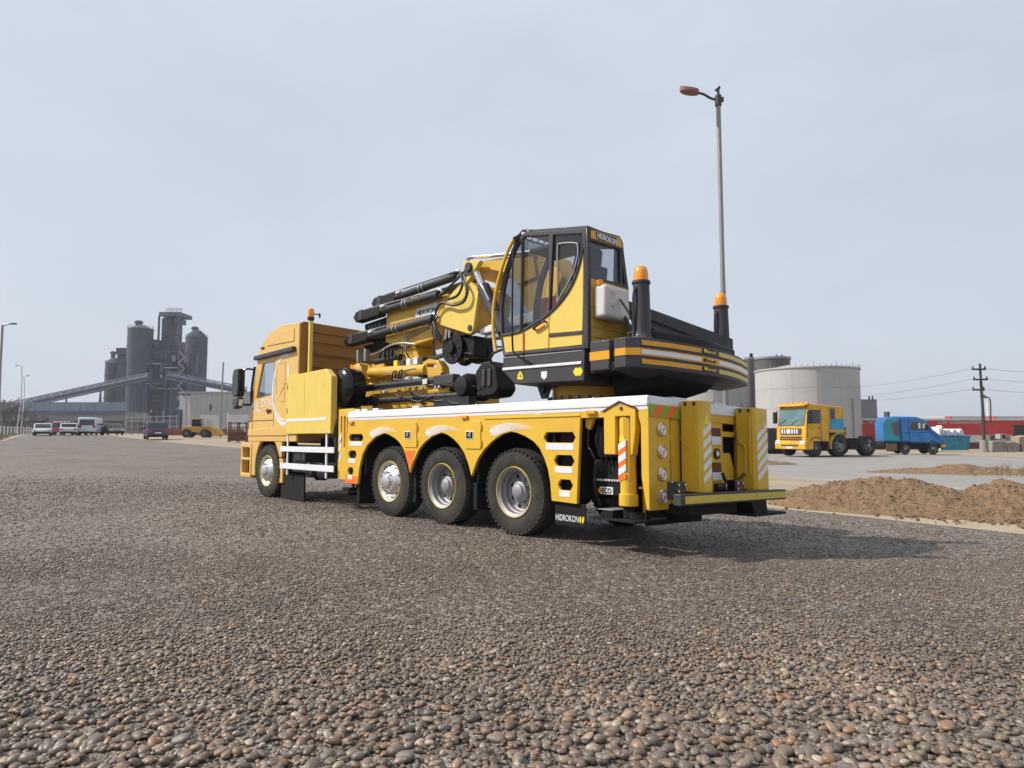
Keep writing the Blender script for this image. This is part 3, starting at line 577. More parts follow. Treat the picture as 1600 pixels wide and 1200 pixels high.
def facet(z0, z1, sl, mat, nm):
    b = B(); n = Vector((.38, .925)); b.prism([(-1.648+.012, z0), (-1.648+.012, z1), (-1.735, z1+sl), (-1.735, z0+sl)], 'y', 1.2572, 1.262); return T(b, nm, mat, st, 0)
for i in range(3): facet(.82+i*.135, .895+i*.135, .06, wtape, 'white_chevron')
for z0, z1, sl in ((.762, .818, .03), (.897, .953, .06), (1.032, 1.088, .06), (.50, .56, .0)): facet(z0, z1, sl, orange, 'orange_chevron')
T(B().prism([(-1.65, 1.195), (-1.655, 1.235), (-1.69, 1.285), (-1.72, 1.235), (-1.715, 1.195)], 'y', 1.2572, 1.2625), 'warning_sticker', ystick, st, 0)
ft = T(B().plate([[(-1.28, .88), (-1.30, 1.36), (-1.95, 1.40), (-2.0, .88)]], 'z', .335, .36).prism([(-1.40, .36), (-1.46, .44), (-1.60, .44), (-1.60, .36)], 'y', .98, 1.32).prism([(-1.80, .36), (-1.80, .44), (-1.90, .36)], 'y', .98, 1.30).cyl((-1.70, 1.17, .36), (-1.70, 1.17, .50), .06, n=18), 'stabiliser_foot', under, bevel=.005)
T(B().box(-1.38, -1.60, .98, 1.32, .441, .449), 'foot_edge', rimg, ft, .002)
b = B().box(-1.16, -1.42, .78, 1.05, 1.02, 1.40)
vb = T(b, 'valve_block', grey, bevel=.025)
b = B()
for i in range(3): xx = -1.22-.07*i; b.tube([(xx, 1.06, 1.44), (xx-.01, 1.10, 1.35), (xx+.02, 1.11, 1.2), (xx-.02, 1.07, 1.05), (xx, 1.03, .98)], .011)
b.tube([(-1.13, 1.16, 1.36), (-1.125, 1.16, 1.14), (-1.16, 1.16, 1.1), (-1.2, 1.14, 1.0)], .010)
T(b, 'valve_hoses', hosem, vb, 0)
T(B().box(-1.32, -1.42, 1.051, 1.056, 1.06, 1.09), 'valve_label', wtape, vb, 0)
T(B().prism([(-1.09, 1.462), (-1.09, 1.36), (-1.15, 1.33), (-1.22, 1.462)], 'y', 1.12, 1.17), 'gusset', yel)
T(B().box(-1.1, -1.6, .60, .64, .5, 1.45), 'bay_back_wall', under)
cp = T(B().box(-1.08, -1.66, .80, 1.0, .58, .99), 'control_panel', under, bevel=.01)
for i in range(10): T(B().box(-1.10-.040*i, -1.122-.040*i, 1.0, 1.018, .742, .766), 'switch', wtape, cp, .003)
for i in range(9): T(B().cyl((-1.12-.05*i, .98, .82), (-1.12-.05*i, 1.02, .96), .008, n=6), 'lever', grey, cp, 0)
pl_ = T(B().box(-1.17, -1.36, 1.001, 1.008, .59, .675), 'eco_plate', wtape, cp, .012)
text('lettering', 'ECO', .085, blackg, pl_, side(-1.20, .603, 1.008), width=.14, bold=.002)
T(B().cyl((-1.17, 1.0, .632), (-1.17, 1.012, .632), .028, n=12), 'knob', amber, cp, 0)
b = B()
for i in range(2): b.tube([(-1.1-.03*i, 1.0, .98), (-1.10-.03*i, 1.03, .80), (-1.1-.03*i, 1.02, .62), (-1.14-.03*i, .98, .45)], .010)
T(b, 'hydraulic_hoses', hosem, bevel=0)
T(B().lathe([(-.02, .07), (.02, .075), (.03, .05), (.035, 0)], (-1.84, .95, .99), (0, 1, 0), 20), 'air_reservoir', plast, bevel=0)
T(B().prism([(-1.80, 1.44), (-1.87, 1.44), (-1.95, 1.30), (-1.90, 1.26)], 'y', 1.0, 1.15), 'hood_bracket', yel)
T(B().box(-1.80, -1.88, .95, 1.05, .42, .70).box(-1.78, -1.95, .9, 1.1, .68, .71), 'hose_guide', yel)

# rear corner light panels ------------------------------------------------------------
prof_ = [(-2.0, 1.56), (-1.90, 1.56), (-1.90, 1.47), (-1.93, 1.37), (-1.93, .82), (-1.99, .48), (-2.03, .47), (-2.03, 1.56)]
for sgn in (1, -1):
    y0, y1 = (.85, 1.25) if sgn > 0 else (-1.25, -.85)
    lp = T(B().prism(prof_, 'y', y0, y1), 'rear_light_panel', yel, bevel=.006)
    for z in (1.335, 1.095, .855, .615):
        yc = 1.03*sgn
        ri = T(B().lathe([(0, .072), (.022, .075), (.030, .066), (.024, .060)], (-2.03, yc, z), (-1, 0, 0), 28), 'lamp_ring', chrome, lp, 0)
        T(B().lathe([(0, .063), (.022, .061), (.028, .045), (.029, .044)], (-2.03, yc, z), (-1, 0, 0), 28), 'lamp_outer_lens', amber if z > .7 else redl, lp, 0)
        T(B().lathe([(0, .045), (.032, .044), (.038, .03), (.040, 0)], (-2.03, yc, z), (-1, 0, 0), 24), 'lamp_lens', wtape, lp, 0)
        T(B().lathe([(0, .016), (.046, .015), (.048, 0)], (-2.03, yc, z), (-1, 0, 0), 14), 'lamp_core', amber, lp, 0)
# hi-vis board: five slanted fields
yy0, yy1, z0, z1 = 1.235, .66, 1.462, 1.60
bd = T(B().box(-2.031, -2.038, yy1, yy0, z0, z1), 'chevron_board', green, bevel=.001)
for k in range(2):
    a = yy0-.03-.27*k
    T(B().add([(-2.041, a, z0+.001), (-2.041, a-.14, z0+.001), (-2.041, a-.24, z1-.001), (-2.041, a-.10, z1-.001), (-2.0379, a, z0+.001), (-2.0379, a-.14, z0+.001), (-2.0379, a-.24, z1-.001), (-2.0379, a-.10, z1-.001)], [(0, 1, 2, 3), (7, 6, 5, 4), (0, 4, 5, 1), (1, 5, 6, 2), (2, 6, 7, 3), (3, 7, 4, 0)]), 'orange_chevron', orange, bd, 0)

# rear structure between the corner panels ----------------------------------------------
b = B().box(-1.95, -2.015, -.85, .85, 1.46, 1.56).box(-1.96, -2.01, -.85, -.32, 1.30, 1.365).box(-1.96, -2.01, .0, .85, 1.22, 1.29).box(-1.955, -2.012, -.33, .02, .5, 1.46).box(-1.955, -2.012, .62, .80, .5, 1.46).box(-1.955, -2.012, -.85, -.70, .5, 1.46).prism([(-.33, .50), (-.33, 1.10), (-.52, 1.10), (-.62, .9), (-.62, .5)], 'x', -1.965, -2.0)
rf = T(b, 'rear_frame', yel, bevel=.006)
T(B().box(-1.90, -1.93, -.85, .85, .5, 1.5), 'rear_bulkhead', under)
for z0, z1 in ((1.30, 1.40), (.87, .985)): T(B().box(-2.013, -2.022, -.27, -.06, z0, z1), 'red_reflector', brown_l, rf, .01)
for z0, z1 in ((1.195, 1.295), (.77, .865)): T(B().box(-2.013, -2.022, -.27, -.06, z0, z1), 'white_reflector', wtape, rf, .004)
T(B().lathe([(0, .066), (.02, .066), (.025, .046)], (-2.012, -.165, 1.09), (-1, 0, 0), 26), 'camera_ring', blackg, rf, 0)
T(B().lathe([(0, .044), (.022, .044), (.026, 0)], (-2.014, -.165, 1.09), (-1, 0, 0), 22), 'camera_lens', wtape, rf, 0)
T(B().box(-2.02, -2.07, -.32, -.08, .60, .74), 'junction_box', blackg, rf, .01); T(B().cyl((-2.05, -.29, .62), (-2.05, -.29, .74), .022, n=10), 'gas_strut', steel, rf, 0)
for ya, yb in ((.65, .43), (-.60, -.93)):
    wy = ya-yb; first = ya > 0
    t_ = T(B().plate([[(-2.04, ya), (-2.26, ya), (-2.30, ya-.03), (-2.30, yb+.01), (-2.28, yb), (-2.04, yb)]], 'z', .66, 1.665), 'rear_tower', yel, bevel=.010, label='nearer tall yellow outrigger column with white diagonal stripes' if first else 'farther tall yellow outrigger column with white diagonal stripes')
    for x in (-2.09, -2.20): T(B().box(x, x-.03, ya-.002, ya+.012, 1.61, 1.65), 'column_clip', blackg, t_, .003)
    for x in (-2.06, -2.225): T(B().box(x, x-.01, ya-.001, ya+.007, .8, 1.6), 'column_fold', yel, t_, .003)
    for k in range(5):
        z = .76+.125*k; a, c = ya-.035, yb+.02; z3 = z+(a-c)*.62
        T(B().add([(-2.304, a, z), (-2.304, a, z+.07), (-2.304, c, z3+.07), (-2.304, c, z3), (-2.2995, a, z), (-2.2995, a, z+.07), (-2.2995, c, z3+.07), (-2.2995, c, z3)], [(0, 1, 2, 3), (7, 6, 5, 4), (0, 4, 5, 1), (1, 5, 6, 2), (2, 6, 7, 3), (3, 7, 4, 0)]), 'white_chevron', wtape, t_, 0)
    ym = (ya+yb)/2-.01; tri = ((.06, 1.41), (.0, 1.55), (-.06, 1.41))
    T(B().add([(-2.304, ym+p, q) for p, q in tri]+[(-2.2995, ym+p, q) for p, q in tri], [(0, 1, 2), (5, 4, 3), (0, 3, 4, 1), (1, 4, 5, 2), (2, 5, 3, 0)]), 'warning_sticker', ystick if first else tapep, t_, 0)
    if not first:
        T(B().tube([(-2.09, ya+.02, 1.40), (-2.10, ya+.02, 1.25), (-2.17, ya+.02, 1.17), (-2.17, ya+.02, .85)], .012), 'hydraulic_pipe', yel, t_, 0)
        T(B().tube([(-2.23, ya+.015, 1.55), (-2.23, ya+.015, .85)], .009), 'hydraulic_pipe', yel, t_, 0)
        T(B().tube([(-2.08, ya+.42, .86), (-2.10, ya+.36, .76), (-2.14, ya+.2, .76), (-2.17, ya+.06, .85)], .020), 'hydraulic_hose', hosem, t_, 0)
bu = T(B().box(-2.32, -2.41, -1.16, 1.25, .545, .665), 'rear_bumper', grey, bevel=.008)
for y0, y1 in ((-.35, 1.18), (-1.14, -.36)): T(B().box(-2.41, -2.416, y0, y1, .565, .643), 'bumper_reflector', tapep, bu, .001)
for yc in (1.12, -.12):
    T(B().box(-2.22, -2.33, yc-.10, yc+.10, .60, .79), 'bumper_bracket', blackg, bu, .008)
    for dy, z in ((-.06, .755), (.06, .755), (.06, .69)): T(B().cyl((-2.33, yc+dy, z), (-2.345, yc+dy, z), .016, n=8), 'bracket_bolt', steel, bu, 0)
T(B().prism([(-.20, .60), (-.62, .60), (-.66, .40), (-.34, .40)], 'x', -2.1, -2.4).box(-2.0, -2.45, -1.05, -.25, .37, .40), 'outrigger_shoe', under, bevel=.006)
T(B().box(-1.98, -2.3, -.1, .9, .42, .53).box(-1.95, -2.2, .5, .75, .34, .42), 'tow_beam', under, bevel=.01)
for yc in (.55, -.35): T(B().box(-1.6, -1.98, yc-.14, yc+.14, 1.69, 1.715).prism([(yc-.2, 1.645), (yc-.12, 1.70), (yc+.12, 1.70), (yc+.2, 1.645)], 'x', -1.62, -1.96), 'deck_hatch', white)

# ------------------------------------------------------------------ crane superstructure
# slewing base with bolts
sb = T(B().lathe([(0, .72), (.06, .72), (.06, .64), (.30, .62), (.30, .74), (.36, .74), (.36, .0)], (-.38, .05, 1.645), (0, 0, 1), 48), 'slew_base', yelc, bevel=.006)
for i in range(30):
    a = 2*math.pi*i/30; c = (-.38+.675*math.cos(a), .05+.675*math.sin(a))
    T(B().cyl((c[0], c[1], 1.705), (c[0], c[1], 1.80), .019, n=6), 'base_bolt', blackg, sb, 0)
T(B().prism([(.18, 2.0), (-.12, 2.0), (-.02, 1.78), (.08, 1.78)], 'y', .66, .70).cyl((.03, .70, 1.90), (.03, .74, 1.90), .05, n=16), 'lifting_eye', grey, sb, .006)
T(B().plate([[(.30, -.95), (.30, 1.05), (-1.0, 1.05), (-1.45, 1.2), (-1.7, 1.2), (-1.75, -1.2), (-.9, -1.0)]], 'z', 1.99, 2.09), 'turntable', under, bevel=.01)
T(B().prism([(-1.15, 2.0), (-1.9, 2.0), (-1.75, 1.87), (-1.2, 1.74)], 'y', -.45, .75), 'turntable_belly', under, bevel=.02)

# operator's cab
outer = [(-.08, 3.93), (.04, 3.90), (.18, 3.77), (.33, 3.50), (.41, 3.22), (.44, 3.01), (.43, 2.74), (.38, 2.48), (.35, 2.33), (-1.075, 2.29), (-1.12, 2.89), (-1.125, 3.57), (-1.09, 3.75)]
hole = [(-.07, 3.87), (.02, 3.83), (.11, 3.75), (.26, 3.48), (.345, 3.22), (.385, 2.98), (.375, 2.70), (.345, 2.52), (.32, 2.37), (-1.03, 2.335), (-1.055, 2.89), (-1.065, 3.50), (-1.04, 3.69)]
curve = [(.365, 2.615), (.2, 2.612), (.02, 2.625), (-.13, 2.66), (-.27, 2.705), (-.40, 2.745), (-.52, 2.80), (-.64, 2.87), (-.74, 2.945), (-.84, 3.04), (-.92, 3.145), (-.985, 3.27), (-1.03, 3.40), (-1.06, 3.50)]
YN, YF = 1.15, .46
cc = T(B().plate([outer, hole], 'y', YN-.05, YN), 'operator_cab', grey, bevel=.010, label='yellow and dark grey crane operator cab with big windows')
T(B().plate([outer, [(-.10, 3.85), (.10, 3.72), (.24, 3.45), (.30, 3.22), (-1.0, 3.22), (-1.02, 3.66)]], 'y', YF, YF+.04), 'far_side_wall', grey, cc, .008)
T(B().strip([(-.08, 3.93), (-1.09, 3.75)], YF, YN-.05, -.04), 'cab_roof', grey, cc, .006)
T(B().strip([(-.02, 3.94), (-.45, 3.865)], YF+.1, YN-.04, .02), 'roof_hatch', white, cc, .004)
T(B().strip([(.38, 2.48), (.35, 2.33), (-1.06, 2.29)], YF, YN-.05, .05), 'cab_floor', grey, cc, .006)
T(B().strip(outer[1:8], YF+.04, YN-.055, .012), 'windscreen', glass, cc, 0)
T(B().prism([(.352, 2.325), (.355, 2.13), (.13, 1.94), (-1.06, 1.91), (-1.072, 2.285)], 'y', YF, YN), 'cab_skirt', grey, cc, .012)
T(B().prism([(.352, 2.172), (.352, 2.137), (-1.03, 2.112), (-1.03, 2.145)], 'y', YN-.001, YN+.014), 'skirt_trim', wtape, cc, .003)
T(B().prism([(.345, 2.31), (.345, 2.298), (-1.04, 2.27), (-1.04, 2.28)], 'y', YN-.001, YN+.006), 'skirt_trim', rimg, cc, 0)
dsp = -.49
low = [(-1.055, 2.89), (-1.03, 2.34)]
door = [p for p in curve if p[0] > dsp]+[(dsp, 2.785), (dsp+.01, 2.355), (.318, 2.375), (.343, 2.52)]
quart = [(dsp-.012, 2.79)]+[p for p in curve if p[0] < dsp-.02]+[(-1.054, 2.89), (-1.03, 2.342), (dsp-.004, 2.355)]
T(B().prism(door, 'y', YN-.035, YN-.004), 'door_panel', yelp, cc, .006); T(B().prism(quart, 'y', YN-.035, YN-.004), 'quarter_panel', yelp, cc, .006)
T(B().prism([(dsp-.01, 2.54), (-1.04, 2.512), (-1.038, 2.472), (dsp-.01, 2.495)], 'y', YN-.008, YN+.010), 'belt_moulding', grey, cc, .004)
T(B().prism([(-.02, 2.36), (-.06, 2.36), (-.06, 2.60), (-.02, 2.60)], 'y', YN-.005, YN-.002), 'orange_stripe', orange, cc, 0)
T(B().tube([(p[0], YN+.0, p[1]) for p in curve], .017, 8), 'window_seal', grey, cc, 0)
main = [(-.50, 3.79), (-.07, 3.865), (.02, 3.825), (.11, 3.745), (.26, 3.48), (.345, 3.22), (.382, 2.98), (.372, 2.70)]+[p for p in curve if p[0] > -.5]
T(B().prism(main, 'y', YN-.03, YN-.022), 'door_window', glass, cc, 0)
qw = [(-.58, 3.775), (-1.035, 3.685), (-1.06, 3.50)]+[p for p in reversed(curve) if p[0] < -.58]
T(B().prism(qw, 'y', YN-.03, YN-.022), 'quarter_window', glass, cc, 0)
T(B().prism([(-.505, 3.80), (-.575, 3.785), (-.505, 2.80), (-.485, 2.79)], 'y', YN-.045, YN+.004), 'window_post', grey, cc, .004)
T(B().tube([(-.63, YN-.01, 2.92), (-.635, YN-.01, 3.2), (-.64, YN-.01, 3.60), (-.69, YN-.01, 3.645), (-.93, YN-.01, 3.60), (-.97, YN-.01, 3.55), (-.965, YN-.01, 3.42), (-.88, YN-.01, 3.22), (-.72, YN-.01, 3.02), (-.63, YN-.01, 2.92)], .011), 'quarter_window_frame', rimg, cc, 0)
T(B().tube([(-.03, YN+.0, 3.83), (-.03, YN+.0, 3.4), (.0, YN+.0, 2.62)], .024), 'door_post', grey, cc, 0)
T(B().tube([(-.02, YN+.06, 3.86), (.04, YN+.10, 3.7), (.055, YN+.11, 3.0), (.05, YN+.11, 2.45), (.02, YN+.1, 2.33), (-.10, YN+.06, 2.24), (-.2, YN+.01, 2.18)], .013), 'hand_rail', blackg, cc, 0)
T(B().tube([(-.26, YN-.0, 2.615), (-.27, YN+.04, 2.63), (-.43, YN+.04, 2.69), (-.45, YN, 2.69)], .014), 'door_handle', blackg, cc, 0)
T(B().prism([(-.29, 2.595), (-.29, 2.615), (-.42, 2.66), (-.42, 2.64)], 'y', YN-.004, YN+.004), 'handle_strip', orange, cc, 0)
# curved yellow guard bar in front of the windscreen, grille on the roof edge
T(B().tube([(.10, 1.19, 3.86), (.22, 1.19, 3.72), (.37, 1.19, 3.44), (.47, 1.19, 3.15), (.50, 1.19, 2.95), (.50, 1.19, 2.65), (.44, 1.19, 2.40)], .024), 'guard_bar', yel, cc, 0)
T(B().cyl((.48, 1.19, 2.98), (.42, 1.14, 2.98), .012, n=8).cyl((.44, 1.19, 2.46), (.37, 1.14, 2.46), .012, n=8).cyl((.10, 1.19, 3.86), (.02, 1.12, 3.92), .03, n=8), 'guard_bracket', blackg, cc, 0)
b = B()
for i in range(6): yy = YF+.08+i*.12; b.tube([(.08, yy, 3.90), (-.02, yy, 3.965), (-.20, yy, 3.935)], .008, 6)
b.tube([(.08, YF+.05, 3.91), (.08, YN, 3.91)], .011, 6).tube([(-.02, YF+.05, 3.965), (-.02, YN, 3.965)], .011, 6)
T(b, 'roof_grille', blackg, cc, 0)
# rear wall, window, name board
rw = [(YN, 2.29), (YN, 3.755), (YF+.05, 3.80), (YF-.02, 3.74), (YF-.04, 3.60), (YF-.13, 3.15), (YF-.13, 2.29)]
rwh = [(YN-.05, 3.60), (YF+.04, 3.625), (YF-.06, 3.20), (YN-.09, 3.17)]
T(B().plate([rw, rwh], 'x', -1.075, -1.125), 'rear_wall', grey, cc, .010)
T(B().prism([(YN-.07, 3.63), (YN-.07, 3.735), (YF+.07, 3.775), (YF+.02, 3.73), (YF+.0, 3.655)], 'x', -1.124, -1.132), 'rear_name_field', yelc, cc, .003)
nb_ = T(B().prism([(YN-.17, 3.645), (YN-.16, 3.735), (YF+.13, 3.755), (YF+.13, 3.665)], 'x', -1.131, -1.142), 'name_board', blackg, cc, .006)
text('lettering', 'HIDROKON', .095, wtape, cc, rear(-1.142, YN-.175, 3.658), width=.38, bold=.002)
T(B().prism(rwh, 'x', -1.09, -1.098), 'rear_window', glass, cc, 0)
b = B()
for k in range(7): b.box(-1.124, -1.136, YF-.11, YN-.06, 2.32+.118*k, 2.32+.118*k+.113)
T(b, 'rear_cladding', yelc, cc, .004)
# stickers on the skirt
T(B().prism([(.07, 2.0), (.065, 2.06), (.02, 2.11), (-.025, 2.055), (-.03, 1.995)], 'y', YN, YN+.003), 'warning_sticker', ystick, cc, 0)
T(B().prism([(.03, 2.025), (.02, 2.07), (-.005, 2.03)], 'y', YN+.003, YN+.005), 'warning_symbol', grey, cc, 0)
T(B().prism([(-.36, 2.07), (-.46, 2.07), (-.46, 2.0), (-.41, 1.965), (-.36, 2.0)], 'y', YN, YN+.003), 'shield_sticker', wtape, cc, 0)
T(B().prism([(-.89, 2.03), (-.93, 2.075), (-.97, 2.07), (-1.01, 2.075), (-1.045, 2.03), (-1.01, 1.975), (-.97, 1.98), (-.93, 1.975)], 'y', YN, YN+.003), 'hexagon_sticker', ystick, cc, 0)
# inside: seat, console, lever, red far lining
T(B().box(-.95, -.40, .60, 1.0, 2.35, 2.72).prism([(-.92, 2.7), (-.72, 2.7), (-.86, 3.40), (-1.0, 3.40)], 'y', .58, 1.0).prism([(-.93, 3.40), (-.98, 3.40), (-1.0, 3.6), (-.94, 3.62), (-.86, 3.42)], 'y', .68, .92), 'operator_seat', seatm, cc, .03)
redtrim = M('red_brown_lining', (.28, .075, .05), .7, var=.2)
T(B().prism([(.25, 2.4), (-.98, 2.38), (-.98, 3.21), (.26, 3.21)], 'y', YF+.041, YF+.06), 'cab_lining', redtrim, cc)
T(B().box(-.2, .22, .55, .75, 2.35, 2.75).prism([(.0, 2.7), (.12, 2.7), (.05, 3.1), (-.02, 3.1)], 'y', .56, .62), 'control_console', interior, cc, .02)
b = B()
for k in range(4): b.tube([(-.25-.05*k, .62, 2.42), (-.34-.05*k, .6, 2.95), (-.40-.05*k, .58, 3.45), (-.5-.03*k, .6, 3.74)], .013)
T(b, 'cab_conduits', hosem, cc, 0)
T(B().box(-.05, -.9, YF+.08, YN-.1, 3.68, 3.73), 'cab_headliner', interior, cc, .01)
# white plastic tank on the rear wall
tk = T(B().plate([[(1.07, 2.66), (1.07, 3.05), (.62, 3.06), (.60, 2.68), (.66, 2.65)]], 'x', -1.14, -1.33), 'water_tank', plast, bevel=.04, seg=3, label='white plastic water tank hung on the cab')
for y, z in ((.93, 2.98), (.74, 2.90), (.93, 2.83), (.74, 2.72)): T(B().lathe([(0, .034), (.008, .034), (.012, .022)], (-1.33, y, z), (-1, 0, 0), 18), 'tank_dimple', plast, tk, 0)
T(B().cyl((-1.23, 1.04, 3.05), (-1.23, 1.05, 3.11), .035, n=16), 'tank_cap', amber, tk, .004)

# column, arm and upper boom ------------------------------------------------
T(B().prism([(.55, 2.0), (.62, 2.9), (.95, 3.55), (1.05, 3.98), (.45, 3.98), (-.1, 3.4), (-.45, 2.6), (-.5, 2.0)], 'y', -.32, .30), 'crane_column', yelc, bevel=.02)
am = T(B().prism([(2.03, 4.10), (1.98, 3.86), (1.55, 3.90), (1.1, 3.76), (.9, 3.55), (.5, 3.6), (.6, 3.97), (1.05, 4.02)], 'y', -.22, .34), 'main_arm', yelc, bevel=.015)
T(B().tube([(2.06, .36, 4.02), (2.05, .36, 4.15), (1.95, .36, 4.18), (1.5, .36, 4.11), (.6, .36, 3.99)], .03).tube([(2.06, .0, 4.02), (2.05, .0, 4.15), (1.95, .0, 4.18), (1.5, .0, 4.11), (.6, .0, 3.99)], .03), 'arm_guard_rail', steel, am, 0)
ear = [(2.02, 4.10), (1.60, 4.03), (1.90, 3.74), (1.98, 3.78)]
plate_ = [(1.96, 3.81), (1.90, 3.775), (1.66, 3.58), (1.79, 2.96), (1.84, 2.905), (1.91, 2.905), (2.40, 3.06), (2.73, 3.17), (2.66, 3.30), (2.55, 3.41), (2.40, 3.60), (2.18, 3.74)]
for y0, y1 in ((.40, .46), (-.26, -.20)):
    T(B().prism(ear, 'y', y0-.0, y1+.03), 'arm_ear', yelp, am, .01)
    T(B().prism(plate_, 'y', y0, y1), 'knuckle_plate', yelp, am, .012)
T(B().prism([(1.97, 3.78), (1.70, 3.55), (1.82, 2.98), (2.35, 3.08), (2.68, 3.2), (2.4, 3.55)], 'y', -.20, .40), 'knuckle_core', yelc, am, .01)
T(B().cyl((1.86, .48, 3.97), (1.86, .53, 3.97), .075, n=20).box(1.78, 1.98, .49, .505, 3.84, 3.96), 'knuckle_pin', grey, am, .006)
T(B().cyl((1.87, .46, 3.0), (1.87, .475, 3.0), .05, n=20), 'lower_pin', grey, am, .004)
hc = T(B().cyl((1.74, .43, 3.86), (1.56, .43, 3.57), .062, n=20), 'lift_cylinder', steel, bevel=0)
T(B().cyl((1.59, .43, 3.62), (1.10, .43, 2.84), .105, n=24), 'cylinder_barrel', grey, hc, .008)
T(B().tube([(1.50, .55, 3.62), (1.42, .56, 3.52), (1.32, .55, 3.34)], .018), 'cylinder_pipe', steel, hc, 0)
T(B().prism([(1.78, 2.99), (1.78, 2.90), (.4, 2.95), (.4, 3.12), (1.3, 3.07)], 'y', .05, .34), 'link_arm', white, bevel=.02)
T(B().prism([(1.70, 2.885), (1.70, 2.83), (.5, 2.80), (.5, 2.94)], 'y', .08, .30), 'link_arm', rimg, bevel=.01)
bm_ = T(B().prism([(4.45, 3.05), (4.42, 3.60), (2.55, 3.68), (2.40, 3.10), (2.90, 2.95), (3.75, 2.88)], 'y', -.20, .38), 'upper_boom', yelc, bevel=.02)
T(B().prism([(4.30, 3.36), (2.55, 3.36), (2.52, 3.31), (4.30, 3.31)], 'y', .379, .40), 'boom_rib', yelc, bm_, .006)
bd_ = T(B().plate([[(3.43, 3.36), (3.46, 3.41), (3.45, 3.50), (3.41, 3.545), (2.83, 3.575), (2.79, 3.33), (3.39, 3.33)]], 'y', .38, .395), 'name_badge', plast, bm_, .003)
text('lettering', 'HIDROKON', .115, blackg, bm_, side(3.40, 3.415, .395), width=.52, bold=.003)
T(B().tube([(2.82, .41, 3.26), (3.1, .42, 3.16), (3.62, .42, 3.10), (3.70, .42, 3.06), (3.70, .42, 2.82)], .014, smooth=False).tube([(2.9, .41, 3.20), (3.6, .42, 3.06), (3.76, .42, 3.10), (3.77, .42, 2.82)], .014, smooth=False), 'boom_pipes', rimg, bm_, 0)
def ram(z0, z1, xb0, xb1, xr, y, r, blk):
    b = B().cyl((xb1, y, z0), (xr, y, z1), r, n=24); o_ = T(b, 'boom_cylinder', tubem, bevel=0)
    h = r*1.35
    T(B().prism([(xb0, z0-h*.2), (xb0-.10, z0+h*.95), (xb0-.30, z0+h), (xb1, z0+h), (xb1, z0-h), (xb0-.1, z0-h*1.3)], 'y', y-h, y+h*.8), 'gland_block', black, o_, .02)
    T(B().prism([(xb0-.22, z0-h*1.05), (xb0-.22, z0+h*1.08), (xb0-.34, z0+h*1.08), (xb0-.34, z0-h*1.05)], 'y', y-h*1.05, y+h*.9), 'gland_strap', grey, o_, .01)
    T(B().box(xb1-.04, xb1-.18, y-.02, y+r+.02, z0+r*.55, z0+r*1.25), 'clamp', plast, o_, .01)
    d = (z1-z0)/(xb1-xr)
    T(B().cyl((xb0-.5, y+.01, z0+h*1.12), (xr+.03, y+.01, z1+r*1.18), .011, n=8).cyl((xb0-.5, y+.05, z0+h*1.05), (xr+.03, y+.05, z1+r*1.02), .009, n=8), 'pressure_pipe', steel, o_, 0)
    for q in (.42, .48): T(B().lathe([(-.012, r), (-.012, r+.007), (.012, r+.007), (.012, r)], (xb1+(xr-xb1)*q, y, z0+(z1-z0)*q), (1, 0, -d), 24, closed=True), 'band', rimg, o_, 0)
    T(B().tube([(xr+.06, y+.01, z1+r*1.15), (xr-.04, y+.01, z1+r*1.1), (xr-.09, y+.0, z1+r*.3), (xr-.03, y, z1-.02)], .026), 'pipe_elbow', steel, o_, 0)
ram(3.85, 3.93, 4.86, 4.05, 2.32, .38, .066, 0)
ram(3.63, 3.66, 5.36, 4.42, 2.68, .47, .070, 0)
ram(3.19, 3.255, 5.66, 4.78, 2.78, .50, .070, 0)
T(B().cyl((4.2, .30, 3.70), (2.15, .30, 3.80), .05, n=16).cyl((4.2, .1, 3.74), (2.15, .1, 3.86), .06, n=16), 'boom_cylinder', tubem, bevel=0)
T(B().prism([(5.25, 3.5), (4.42, 3.55), (4.42, 3.05), (4.6, 2.95), (5.2, 3.2)], 'y', -.18, .36), 'boom_nose', black, bevel=.03)
T(B().prism([(5.4, 3.1), (4.8, 3.1), (4.42, 3.1), (4.42, 2.92), (5.2, 2.95)], 'y', -.15, .3), 'boom_tongue', black, bevel=.02)
for x in (3.75, 3.45): T(B().box(x-.06, x+.06, .2, .40, 3.61, 3.78), 'cylinder_mount', yelc)
b = B().tube([(2.35, .50, 3.95), (2.05, .52, 3.92), (1.98, .53, 3.72), (2.1, .53, 3.55), (2.35, .53, 3.52)], .022).tube([(2.0, .52, 3.80), (1.86, .54, 3.60), (1.93, .54, 3.42), (2.2, .54, 3.40), (2.5, .54, 3.48), (2.70, .52, 3.35), (2.72, .5, 3.0), (2.62, .46, 2.85)], .022).tube([(2.72, .48, 3.6), (2.4, .5, 3.72), (2.1, .5, 3.85), (2.0, .46, 3.95)], .018).tube([(2.75, .52, 3.2), (2.66, .53, 3.05), (2.58, .5, 2.9)], .03).tube([(2.84, .5, 3.15), (2.78, .52, 3.0), (2.7, .5, 2.86)], .016)
T(b, 'boom_hoses', hosem, bevel=0)
